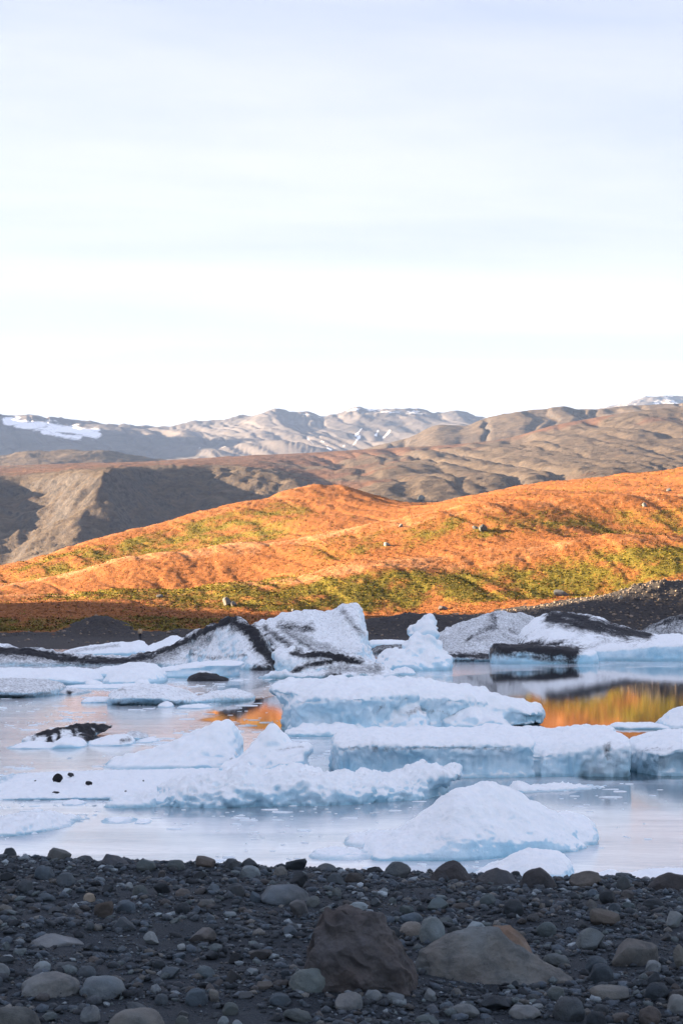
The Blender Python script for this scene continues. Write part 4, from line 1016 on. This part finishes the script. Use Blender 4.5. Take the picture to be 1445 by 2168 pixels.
lofted_rock('boulder', 'dark rounded boulder on the crest before the small white mound', [(1096, 1878), (1106, 1852), (1122, 1837), (1140, 1831), (1156, 1839), (1171, 1857), (1182, 1882)], 1882, .18, (.040, .047, .054), CRAG, 62, .006, .25, crag=.012)
lofted_rock('boulder', 'broad slate boulder on the crest between the two dark ones', [(1000, 1872), (1014, 1851), (1030, 1840), (1050, 1836), (1072, 1841), (1090, 1853), (1099, 1874)], 1874, .18, (.050, .058, .066), CRAG, 63, .006, .25, crag=.012)
lofted_rock('boulder', 'wide dark boulder on the crest at the right frame edge', [(1358, 1890), (1374, 1868), (1394, 1850), (1420, 1843), (1450, 1846), (1474, 1860), (1484, 1890)], 1888, .22, (.040, .045, .050), CRAG, 64, .007, .25, crag=.014)
lofted_rock('boulder', 'large slate boulder on the left crest', [(206, 1836), (212, 1811), (226, 1806), (250, 1811), (268, 1820), (284, 1836)], 1834, .15, (.060, .070, .082), CRAG, 65, .005, .25, crag=.01)
used += [(945, 1868, 50), (1140, 1882, 42), (1050, 1874, 48), (1412, 1888, 55), (248, 1832, 38)]
used += [(960, 2060, 100), (1090, 2050, 80), (1180, 2080, 60)]

named = [  # centre, base, width, height, tint, angular?, label
    (1240, 1876, 72, 26, (.12, .088, .06), 1, 'brown block-shaped boulder on the beach crest'),
    (1318, 1886, 34, 30, (.06, .066, .072), 0, 'small upright slate stone left of the wide dark crest boulder'),
    (838, 1858, 64, 30, (.09, .098, .105), 0, 'rounded blue-grey boulder on the crest left of the tall dark one'),
    (790, 1850, 40, 20, SLATE, 1, 'black flat-topped stone on the crest before the left lobe of the mound'),
    (690, 1848, 48, 18, (.10, .11, .12), 0, 'pale grey stone on the crest just right of the middle'),
    (630, 1842, 52, 26, SLATE, 1, 'dark split stone on the crest near the left lobe of the mound'),
    (525, 1836, 42, 18, SLATE, 1, 'dark low stone on the crest left of the split one'),
    (430, 1838, 48, 26, (.12, .088, .06), 1, 'orange-brown angular stone standing on the crest'),
    (372, 1842, 40, 20, GREEN, 0, 'grey-green rounded stone on the crest left of the orange-brown one'),
    (118, 1824, 62, 26, (.11, .095, .075), 1, 'brownish boulder on the crest near the left frame edge'),
    (180, 1824, 44, 16, (.06, .065, .075), 1, 'dark wedge stone between the two left crest boulders'),
    (20, 1812, 30, 26, (.05, .055, .06), 0, 'dark pointed stone at the far left of the crest'),
    (655, 2102, 90, 46, (.15, .17, .15), 0, 'pale green-grey rounded stone at the foot of the dark boulder'),
    (100, 2112, 128, 42, (.17, .155, .135), 0, 'long smooth tan-grey stone in the left foreground'),
    (214, 2116, 98, 44, (.15, .165, .175), 0, 'pale blue-grey oval stone beside the long smooth one'),
    (112, 2006, 126, 20, (.19, .175, .17), 1, 'flat light slab lying on dark gravel in the left foreground'),
    (870, 1986, 50, 32, (.24, .205, .16), 0, 'cream round stone between the two big boulders'),
    (915, 1996, 56, 50, (.15, .165, .155), 0, 'grey-green stone wedged behind the long pale boulder'),
    (1352, 2046, 126, 66, (.125, .108, .088), 1, 'brown-grey angular boulder in the right foreground'),
    (1248, 2014, 72, 44, (.12, .125, .12), 1, 'grey angular stone left of the brown-grey boulder'),
    (1276, 1962, 72, 36, (.10, .08, .055), 1, 'olive brown stone on the right of the beach'),
    (600, 1916, 110, 38, (.10, .11, .125), 0, 'broad low blue-grey boulder behind the dark one'),
    (636, 1942, 50, 34, (.11, .10, .10), 1, 'slanted grey-brown stone leaning on the broad low boulder'),
    (222, 1944, 46, 40, (.085, .062, .045), 1, 'upright dark brown stone in the left middle of the beach'),
    (428, 2000, 66, 34, (.15, .115, .095), 1, 'pinkish brown angular stone in the middle of the beach'),
    (320, 2000, 34, 26, (.26, .26, .25), 1, 'whitish cracked stone left of the pinkish brown one'),
    (188, 1910, 26, 18, (.30, .20, .09), 0, 'small ochre stone standing out on the left of the beach'),
    (435, 2072, 46, 24, (.10, .125, .14), 0, 'smooth blue stone in the centre left foreground'),
    (492, 2082, 40, 26, (.03, .032, .036), 1, 'small black stone right of the smooth blue one'),
    (452, 2122, 24, 30, (.20, .165, .12), 1, 'upright tan flake standing in the foreground gravel'),
    (1292, 2124, 100, 34, (.14, .125, .10), 1, 'flat tan-grey stone low in the right foreground'),
    (1384, 2060, 34, 24, (.24, .235, .22), 0, 'pale egg-shaped stone before the brown-grey boulder'),
    (1436, 2150, 44, 40, (.18, .18, .17), 0, 'pale stone cut by the lower right frame edge'),
    (1440, 2052, 30, 50, (.17, .14, .10), 1, 'tan upright stone cut by the right frame edge'),
    (285, 2190, 120, 46, (.15, .14, .12), 0, 'large smooth stone rising from the bottom edge'),
    (20, 2186, 120, 46, (.10, .095, .08), 0, 'olive smooth stone in the bottom left corner'),
    (1112, 2158, 70, 26, (.17, .18, .185), 0, 'light blue-grey stone near the bottom edge right of the middle'),
    (985, 2154, 70, 24, (.16, .16, .15), 0, 'pale smooth stone near the bottom edge below the pale boulder'),
    (1190, 2136, 34, 24, (.16, .175, .18), 1, 'faceted blue-grey stone in the lower right foreground'),
    (738, 2140, 60, 34, (.17, .17, .165), 1, 'pale peaked stone in front of the big dark boulder'),
    (790, 2122, 40, 24, (.15, .165, .175), 0, 'light rounded stone touching the front of the dark boulder'),
    (836, 2130, 44, 28, (.12, .13, .14), 1, 'blue-grey broken stone at the right foot of the dark boulder'),
    (1005, 2078, 34, 20, (.17, .19, .20), 0, 'light stone at the front of the long pale boulder'),
    (1068, 2080, 36, 18, (.14, .16, .17), 0, 'blue-grey stone before the middle of the long pale boulder'),
    (1180, 2046, 60, 24, (.12, .125, .115), 0, 'low grey stone above the tail of the long pale boulder'),
    (1425, 1965, 42, 34, (.22, .22, .21), 1, 'whitish faceted stone at the right edge of the beach'),
    (190, 2166, 42, 34, (.17, .18, .185), 1, 'light grey faceted stone near the bottom left'),
]
rnd = random.Random(5)
def named_stone(cx, yb, wd, ht, c, angular, lab):
    x, y = beach_at(cx, yb); s = y / F
    z = float(beach_z(np.array([x]), np.array([y]))[0])
    pool = ANG if angular else RND
    o = put_stone('stone', pool[rnd.randrange(len(pool))], x, y + wd * s * .3, z, wd * s * 1.02, wd * s * rnd.uniform(.65, .9), ht * s * 1.05, rnd.choice((0, 3.14159)) + rnd.uniform(-.25, .25), c, .3 if wd < 90 else .34, (rnd.uniform(-.12, .12), rnd.uniform(-.12, .12)))
    tag(o, lab, 'stone', 'stones on the dark beach')
    used.append((cx, yb, wd / 2)); return o
NAMED = [(q[0], q[1], q[6]) for q in named]
for q in named: named_stone(*q)

# loose stones: one object each, label from its own colour, form, size and place
tints = [('slate-black', SLATE, 5), ('blue-grey', BLUEG, 7), ('grey-green', GREEN, 3), ('tan', TAN, 1.6), ('pale grey', PALE, 2.2), ('brown', BROWN, 2.4), ('rust-brown', RUST, .6), ('mid-grey', (.058, .068, .08), 6)]
land = [(945, 1868, 'the peaked crest boulder'), (1240, 1876, 'the brown crest block'), (1412, 1888, 'the wide dark boulder on the crest'), (430, 1838, 'the orange-brown crest stone'), (248, 1830, 'the large slate crest boulder'), (118, 1824, 'the brownish crest boulder'),
        (690, 1848, 'the pale crest stone'), (767, 2104, 'the big dark boulder'), (960, 2075, 'the long pale boulder'), (1220, 2090, 'the tail of the long pale boulder'), (100, 2112, 'the long smooth stone'), (214, 2116, 'the oval blue-grey stone'), (112, 2006, 'the flat light slab'), (1352, 2046, 'the brown-grey boulder'),
        (600, 1916, 'the broad low boulder'), (222, 1944, 'the upright dark brown stone'), (428, 2000, 'the pinkish brown stone'), (1276, 1962, 'the olive brown stone'), (188, 1910, 'the small ochre stone'), (435, 2072, 'the smooth blue stone'), (452, 2122, 'the upright tan flake'), (1292, 2124, 'the flat tan-grey stone'),
        (1112, 2158, 'the light bottom-edge stone'), (870, 1986, 'the cream round stone'), (1425, 1965, 'the whitish faceted stone'), (320, 2000, 'the whitish cracked stone'), (1248, 2014, 'the grey angular stone')]
NST = 300 - len(named) - 12
seen = {}
placed = 0; tries = 0
while placed < NST and tries < 20000:
    tries += 1
    yb = 1842 + (2175 - 1842) * rnd.random() ** 1.15
    cx = rnd.uniform(-30, 1475)
    band = math.exp(-((yb - 1852) / 14) ** 2) + .9 * math.exp(-((yb - 1925) / 26) ** 2) + (.8 if cx > 800 else .25) + (.4 if yb > 2040 else 0)
    if rnd.random() > band / 1.7: continue
    wd = rnd.choice((22, 26, 30, 34, 40, 46, 54)) * rnd.uniform(.85, 1.15) * (.8 + .35 * (yb - 1842) / 330)
    if yb < 1845 and cx < 100: continue
    if any(abs(cx - a) < (wd / 2 + r) * .85 and abs(yb - b) < (wd + 2 * r) * .22 for a, b, r in used): continue
    r_ = rnd.random() * sum(t_[2] for t_ in tints)
    for tn, tc_, tw in tints:
        r_ -= tw
        if r_ <= 0: break
    k = rnd.uniform(.8, 1.25); c = tuple(q * k for q in tc_)
    asp = rnd.uniform(.32, .78)
    angular = rnd.random() < .55
    form = ('flat' if asp < .42 else 'tall' if asp > .68 else '') + (' angular' if angular else ' rounded')
    size = 'small' if wd < 28 else 'large' if wd > 44 else 'middling'
    la = sorted(land, key=lambda q: (q[0] - cx) ** 2 + ((q[1] - yb) * 2.2) ** 2)[0]
    dx, dy = cx - la[0], (yb - la[1]) * 2.2
    if abs(dx) > abs(dy): rel = ('right of ' if dx > 0 else 'left of ')
    else: rel = ('in front of ' if dy > 0 else 'behind ')
    dist = math.hypot(dx, dy)
    near = 'close ' if dist < 90 else 'some way ' if dist < 200 else 'far '
    lab = f'{size} {tn}{form} stone '.replace('  ', ' ').replace(tn + 'flat', tn + ' flat').replace(tn + 'tall', tn + ' tall') + near + rel + la[2]
    if lab in seen: continue
    seen[lab] = 1
    x, y = beach_at(cx, yb); s = y / F
    z = float(beach_z(np.array([x]), np.array([y]))[0])
    pool = ANG if angular else RND
    o = put_stone('stone', pool[rnd.randrange(len(pool))], x, y + wd * s * .3, z, wd * s, wd * s * rnd.uniform(.6, 1.0), wd * asp * s, rnd.uniform(0, 6.3) if wd < 40 else rnd.choice((0, 3.14)) + rnd.uniform(-.4, .4), c, .3, (rnd.uniform(-.2, .2), rnd.uniform(-.2, .2)))
    tag(o, lab, 'stone', 'stones on the dark beach')
    used.append((cx, yb, wd / 2)); placed += 1

# gravel between the stones, too many to count
def gravel(name, n, smin, smax, sub, seed, ymin, ymax, power=2.2):
    rg = np.random.default_rng(seed)
    if sub == 0:      # a jittered octahedron is enough for a grain of grit
        B = np.array([(1, 0, 0), (-1, 0, 0), (0, 1, 0), (0, -1, 0), (0, 0, 1), (0, 0, -1)], float)
        Fb = np.array([(0, 2, 4), (2, 1, 4), (1, 3, 4), (3, 0, 4), (2, 0, 5), (1, 2, 5), (3, 1, 5), (0, 3, 5)])
    else:
        bm = bmesh.new(); bmesh.ops.create_icosphere(bm, subdivisions=sub, radius=1.0)
        B = np.array([v.co[:] for v in bm.verts]); Fb = np.array([[v.index for v in f.verts] for f in bm.faces]); bm.free()
    nv = len(B)
    y = 1 / (1 / ymax + (1 / ymin - 1 / ymax) * rg.random(n)) if False else ymin + (ymax - ymin) * rg.random(n) ** 1.0
    x = (rg.random(n) * 2 - 1) * (y * 0.185 + .85)
    dens = fbm(p3(x / .7, y / .5), 3, .6, seed + 1)
    keep = dens + rg.random(n) * .9 > .30 + .22 * (x < 0) * (y < 11.6)
    x, y = x[keep], y[keep]; n = len(x)
    z = beach_z(x, y)
    size = smin + (smax - smin) * rg.random(n) ** power
    sc3 = size[:, None] * np.stack([rg.uniform(.8, 1.3, n), rg.uniform(.7, 1.1, n), rg.uniform(.35, .75, n)], 1) * .5
    th = rg.random(n) * 2 * np.pi; c_, s_ = np.cos(th), np.sin(th)
    jit = 1 + rg.uniform(-.40, .40, (n, nv))
    L_ = B[None] * jit[:, :, None] * sc3[:, None, :]
    tx = rg.uniform(-.35, .35, n)[:, None]
    Lz = L_[:, :, 2] + L_[:, :, 0] * tx
    Xw = L_[:, :, 0] * c_[:, None] - L_[:, :, 1] * s_[:, None] + x[:, None]
    Yw = L_[:, :, 0] * s_[:, None] + L_[:, :, 1] * c_[:, None] + y[:, None]
    Zw = Lz + (z + sc3[:, 2] * .45)[:, None]
    V = np.stack([Xw, Yw, Zw], 2).reshape(-1, 3)
    Fc = (Fb[None] + (np.arange(n) * nv)[:, None, None]).reshape(-1, 3)
    pal = np.array([SLATE, SLATE, BLUEG, BLUEG, (.056, .067, .08), (.044, .056, .07), GREEN, TAN, PALE, BROWN, (.036, .044, .054), (.27, .30, .32)])
    pr = np.array([.14, .1, .14, .1, .15, .12, .06, .05, .04, .06, .03, .01])
    ci = rg.choice(len(pal), n, p=pr / pr.sum())
    cc = np.array([cool(q, .4) for q in pal])[ci] * rg.uniform(.7, 1.3, (n, 1))
    o = mesh_obj(name, V, Fc, PEBBLE, colors=np.repeat(cc, nv, 0), smooth=False)
    tag(o, kind='stuff'); o['label'] = 'grey gravel covering the dark beach between the stones' if sub > 1 else 'fine dark grit scattered over the beach'
gravel('gravel', 31000, .016, .066, 1, 11, 6.6, 13.4, 2.6)
gravel('gravel', 52000, .006, .024, 0, 12, 6.6, 13.0, 1.8)

# ------------------------------------------------------------------ heath and scrub on the hill
def tufts():
    rg = np.random.default_rng(3)
    X, Y, Z, C, S = hill['X'], hill['Y'], hill['Z'], hill['C'], hill['S']
    G, GV, ST = hill['A']['green'], hill['A']['gravel'], hill['A']['straw']
    n = 215000
    r = rg.integers(0, X.shape[0] - 1, n); c = rg.integers(0, X.shape[1] - 1, n)
    ok = (C[r, c] > -300) & (C[r, c] < 1740) & (S[r, c] > 2.15) & (S[r, c] < 10.15) & (GV[r, c] < .5 + .4 * (rg.random(n) < .05))
    r, c = r[ok], c[ok]; n = len(r)
    a, b = rg.random(n), rg.random(n)
    e1 = np.stack([np.gradient(X, axis=1), np.gradient(Y, axis=1), np.gradient(Z, axis=1)], -1); e0 = np.stack([np.gradient(X, axis=0), np.gradient(Y, axis=0), np.gradient(Z, axis=0)], -1)
    TN = np.cross(e1, e0); TN /= np.linalg.norm(TN, axis=-1, keepdims=True); TN *= np.sign(TN[..., 2:3])
    def bil(A): return (A[r, c] * (1 - a) + A[r + 1, c] * a) * (1 - b) + (A[r, c + 1] * (1 - a) + A[r + 1, c + 1] * a) * b
    x, y, z, g, st = bil(X), bil(Y), bil(Z), bil(G), bil(ST)
    tn = TN[r, c]
    g = g * .9 + rg.normal(0, .24, n)
    isg = g > .46
    nb = 2
    h = np.where(isg, rg.uniform(.12, .34, n), rg.uniform(.07, .2, n)); wv_ = np.where(isg, rg.uniform(.07, .19, n), rg.uniform(.04, .11, n))
    ang_ = rg.random((n, nb)) * 2 * np.pi
    px_ = x[:, None] + rg.normal(0, .22, (n, nb)); py_ = y[:, None] + rg.normal(0, .22, (n, nb))
    dx, dy = np.cos(ang_) * wv_[:, None], np.sin(ang_) * wv_[:, None]
    lean = rg.normal(0, .18, (n, nb, 2))
    hh = h[:, None] * rg.uniform(.6, 1.2, (n, nb)); zz_ = z[:, None] - .06
    low = np.where(isg, .45, .0)[:, None] * hh
    v0 = np.stack([px_ - dx, py_ - dy, zz_ + low * rg.uniform(.3, 1.4, (n, nb))], 2)
    v1 = np.stack([px_ + dx, py_ + dy, zz_ + low * rg.uniform(.3, 1.4, (n, nb))], 2)
    v2 = np.stack([px_ + lean[:, :, 0], py_ + lean[:, :, 1], zz_ + hh], 2)
    V = np.stack([v0, v1, v2], 2).reshape(-1, 3)
    pal_o = np.array([(.35, .132, .034), (.40, .158, .045), (.31, .110, .030), (.25, .088, .027)])
    pal_s = np.array([(.50, .27, .14), (.42, .22, .10), (.58, .36, .22)])
    pal_g = np.array([(.19, .170, .020), (.23, .200, .024), (.15, .140, .017), (.27, .20, .03), (.25, .14, .028)])
    cc = pal_o[rg.integers(0, 4, n)]
    cc = np.where(((st + rg.normal(0, .2, n)) > .5)[:, None], pal_s[rg.integers(0, 3, n)], cc)
    cc = np.where(isg[:, None], pal_g[rg.integers(0, 5, n)], cc)
    cc = cc * rg.uniform(.9, 1.1, (n, 1))
    t = NT('heath_leaf'); t.out(t.attr('tint', 'Color'), .85, None, .1)
    leaf = t.m
    for nm, m_, lab in (('grass', ~isg, 'orange and straw-coloured grass covering the far hill'), ('shrubs', isg, 'low green scrub on the shaded terraces of the hill')):
        Vm = V.reshape(n, nb * 3, 3)[m_].reshape(-1, 3); k = len(Vm) // 3
        o = mesh_obj(nm, Vm, np.arange(k * 3).reshape(-1, 3), leaf, colors=np.repeat(cc[m_], nb * 3, 0), smooth=True)
        nn = np.repeat(tn[m_] + rg.normal(0, .10, (m_.sum(), 3)), nb * 3, 0); nn /= np.linalg.norm(nn, axis=1, keepdims=True)
        o.data.normals_split_custom_set_from_vertices(nn.tolist())
        tag(o, kind='stuff'); o['label'] = lab
tufts()
# rubble on the dark mound at the right shore
def rubble():
    rg = np.random.default_rng(8)
    X, Y, Z, C, S, GV = hill['X'], hill['Y'], hill['Z'], hill['C'], hill['S'], hill['A']['gravel']
    n = 90000
    r = rg.integers(0, X.shape[0], n); c = rg.integers(0, X.shape[1], n)
    ok = (C[r, c] > -60) & (C[r, c] < 1520) & (S[r, c] > 1.5) & (S[r, c] < 5.2) & (GV[r, c] > .8) & (rg.random(n) < np.where(C[r, c] > 1000, .9, .18))
    r, c = r[ok], c[ok]; n = len(r)
    bm = bmesh.new(); bmesh.ops.create_icosphere(bm, subdivisions=1, radius=1.0)
    B = np.array([v.co[:] for v in bm.verts]); Fb = np.array([[v.index for v in f.verts] for f in bm.faces]); bm.free()
    size = .05 + .30 * rg.random(n) ** 3.5
    V = B[None] * (1 + rg.uniform(-.35, .35, (n, len(B))))[:, :, None] * size[:, None, None] * np.array([1, 1, .7])
    V = V + np.stack([X[r, c], Y[r, c], Z[r, c]], 1)[:, None, :]
    Fc = (Fb[None] + (np.arange(n) * len(B))[:, None, None]).reshape(-1, 3)
    cc = np.array([(.10, .085, .07), (.16, .13, .10), (.06, .056, .052), (.24, .19, .14)])[rg.integers(0, 4, n)]
    o = mesh_obj('rubble', V.reshape(-1, 3), Fc, PEBBLE, colors=np.repeat(cc, len(B), 0), smooth=False)
    tag(o, kind='stuff'); o['label'] = 'loose rubble strewn over the far shore bank'
rubble()

# ------------------------------------------------------------------ person on the far shore
def person():
    loc = on_ice(297, 1352) or Vector((-30, 292, 1))
    y = 280.0; x = (297 - CX) / F * y
    r0, nn, ii, ob = None, None, None, None
    hit, p_, n_, i_, ob, _ = sc.ray_cast(bpy.context.evaluated_depsgraph_get(), Vector((x, y, 40)), Vector((0, 0, -1)), distance=60)
    zg = p_.z if hit else .5
    pts = {'pelvis': (0, 0, .95, .15), 'waist': (0, 0, 1.1, .14), 'chest': (0, .01, 1.33, .17), 'neck': (0, 0, 1.5, .065), 'jaw': (0, -.01, 1.58, .085), 'crown': (0, 0, 1.70, .085),
           'shl': (-.19, 0, 1.42, .075), 'ell': (-.27, .02, 1.15, .055), 'wrl': (-.22, -.10, .93, .04), 'hal': (-.20, -.13, .85, .04), 'shr': (.19, 0, 1.42, .075), 'elr': (.27, .02, 1.15, .055), 'wrr': (.24, -.08, .93, .04), 'har': (.23, -.10, .85, .04),
           'hil': (-.10, 0, .88, .105), 'knl': (-.11, -.02, .5, .075), 'anl': (-.11, .02, .09, .05), 'tol': (-.12, -.14, .04, .04), 'hir': (.10, 0, .88, .105), 'knr': (.12, .02, .5, .075), 'anr': (.13, .06, .09, .05), 'tor': (.14, -.10, .04, .04)}
    ed = [('pelvis', 'waist'), ('waist', 'chest'), ('chest', 'neck'), ('neck', 'jaw'), ('jaw', 'crown'), ('chest', 'shl'), ('shl', 'ell'), ('ell', 'wrl'), ('wrl', 'hal'), ('chest', 'shr'), ('shr', 'elr'), ('elr', 'wrr'), ('wrr', 'har'),
          ('pelvis', 'hil'), ('hil', 'knl'), ('knl', 'anl'), ('anl', 'tol'), ('pelvis', 'hir'), ('hir', 'knr'), ('knr', 'anr'), ('anr', 'tor')]
    ks = list(pts); me = bpy.data.meshes.new('tmp')
    me.from_pydata([pts[k][:3] for k in ks], [(ks.index(a), ks.index(b)) for a, b in ed], [])
    ob = bpy.data.objects.new('tmp', me); col.objects.link(ob)
    ob.modifiers.new('s', 'SKIN'); sv = me.skin_vertices[0].data
    for i, k in enumerate(ks): sv[i].radius = (pts[k][3],) * 2
    sv[0].use_root = True
    sb = ob.modifiers.new('u', 'SUBSURF'); sb.levels = 2
    ev = ob.evaluated_get(bpy.context.evaluated_depsgraph_get()).to_mesh()
    V = np.array([v.co[:] for v in ev.vertices]); Fc = [tuple(p.vertices) for p in ev.polygons]
    bpy.data.objects.remove(ob)
    def flat(nm, c): t = NT(nm); return t.out(c, .85, None, .2)
    tr, jk, sk, hr = flat('trousers', (.012, .013, .016)), flat('jacket', (.46, .34, .22)), flat('skin', (.45, .28, .2)), flat('hair', (.10, .06, .03))
    root = bpy.data.objects.new('person', None); col.objects.link(root); root.location = (x, y, zg); root.rotation_euler = (0, 0, R(200))
    me2 = bpy.data.meshes.new('body'); me2.from_pydata(V.tolist(), [], Fc); me2.polygons.foreach_set('use_smooth', [True] * len(Fc))
    for m_ in (tr, sk): me2.materials.append(m_)
    for p_ in me2.polygons: p_.material_index = 1 if (p_.center.z > 1.49 or (abs(p_.center.x) > .17 and p_.center.z < .95 and p_.center.z > .8)) else 0
    b_ = bpy.data.objects.new('body', me2); col.objects.link(b_); b_.parent = root
    # jacket: the torso and sleeves pushed out a little
    Fj = [f for f in Fc if .92 < np.mean([V[i][2] for i in f]) < 1.5]
    ids = sorted({i for f in Fj for i in f}); mp_ = {i: k for k, i in enumerate(ids)}
    nrm = np.zeros_like(V)
    for f in Fc:
        n_ = np.cross(V[f[2]] - V[f[0]], V[f[-1]] - V[f[1]])
        for i in f: nrm[i] += n_
    nrm /= np.linalg.norm(nrm, axis=1, keepdims=True) + 1e-9
    me3 = bpy.data.meshes.new('jacket'); me3.from_pydata([tuple(V[i] + nrm[i] * .025) for i in ids], [], [tuple(mp_[i] for i in f) for f in Fj]); me3.materials.append(jk); me3.polygons.foreach_set('use_smooth', [True] * len(Fj))
    j_ = bpy.data.objects.new('jacket', me3); col.objects.link(j_); j_.parent = root
    Fh = [f for f in Fc if np.mean([V[i][2] for i in f]) > 1.66 or (np.mean([V[i][2] for i in f]) > 1.56 and np.mean([V[i][1] for i in f]) > .03)]
    ids = sorted({i for f in Fh for i in f}); mp_ = {i: k for k, i in enumerate(ids)}
    me4 = bpy.data.meshes.new('hair'); me4.from_pydata([tuple(V[i] + nrm[i] * .015) for i in ids], [], [tuple(mp_[i] for i in f) for f in Fh]); me4.materials.append(hr)
    h_ = bpy.data.objects.new('hair', me4); col.objects.link(h_); h_.parent = root
    tag(root, 'tiny person in tan jacket and dark trousers standing on the far shore', 'person')
person()

# ------------------------------------------------------------------ air
HAZE_DENSITY = 5.0e-5
bm = bmesh.new(); bmesh.ops.create_cube(bm, size=1.0)
me = bpy.data.meshes.new('haze'); bm.to_mesh(me); bm.free()
hz = bpy.data.objects.new('haze', me); col.objects.link(hz)
hz.scale = (34000, 34000, 720); hz.location = (0, 0, 720 / 2 - 8)
m = bpy.data.materials.new('haze'); m.use_nodes = True; nt = m.node_tree; nt.nodes.clear()
ov = nt.nodes.new('ShaderNodeOutputMaterial'); pv = nt.nodes.new('ShaderNodeVolumePrincipled')
pv.inputs['Color'].default_value = (0.37, 0.58, 1.0, 1); pv.inputs['Density'].default_value = HAZE_DENSITY; pv.inputs['Anisotropy'].default_value = 0.0
nt.links.new(pv.outputs[0], ov.inputs['Volume']); me.materials.append(m)
tag(hz, kind='stuff'); hz['label'] = 'thin blue haze lying over the whole valley'
if __name__ == '__main__':
    print('VERTS', sum(n for _, n in STAT), sorted(STAT, key=lambda q: -q[1])[:12])
    print('TRIS', sum(len(o.data.loops) - 2 * len(o.data.polygons) for o in sc.objects if o.type == 'MESH'), 'stones', placed)
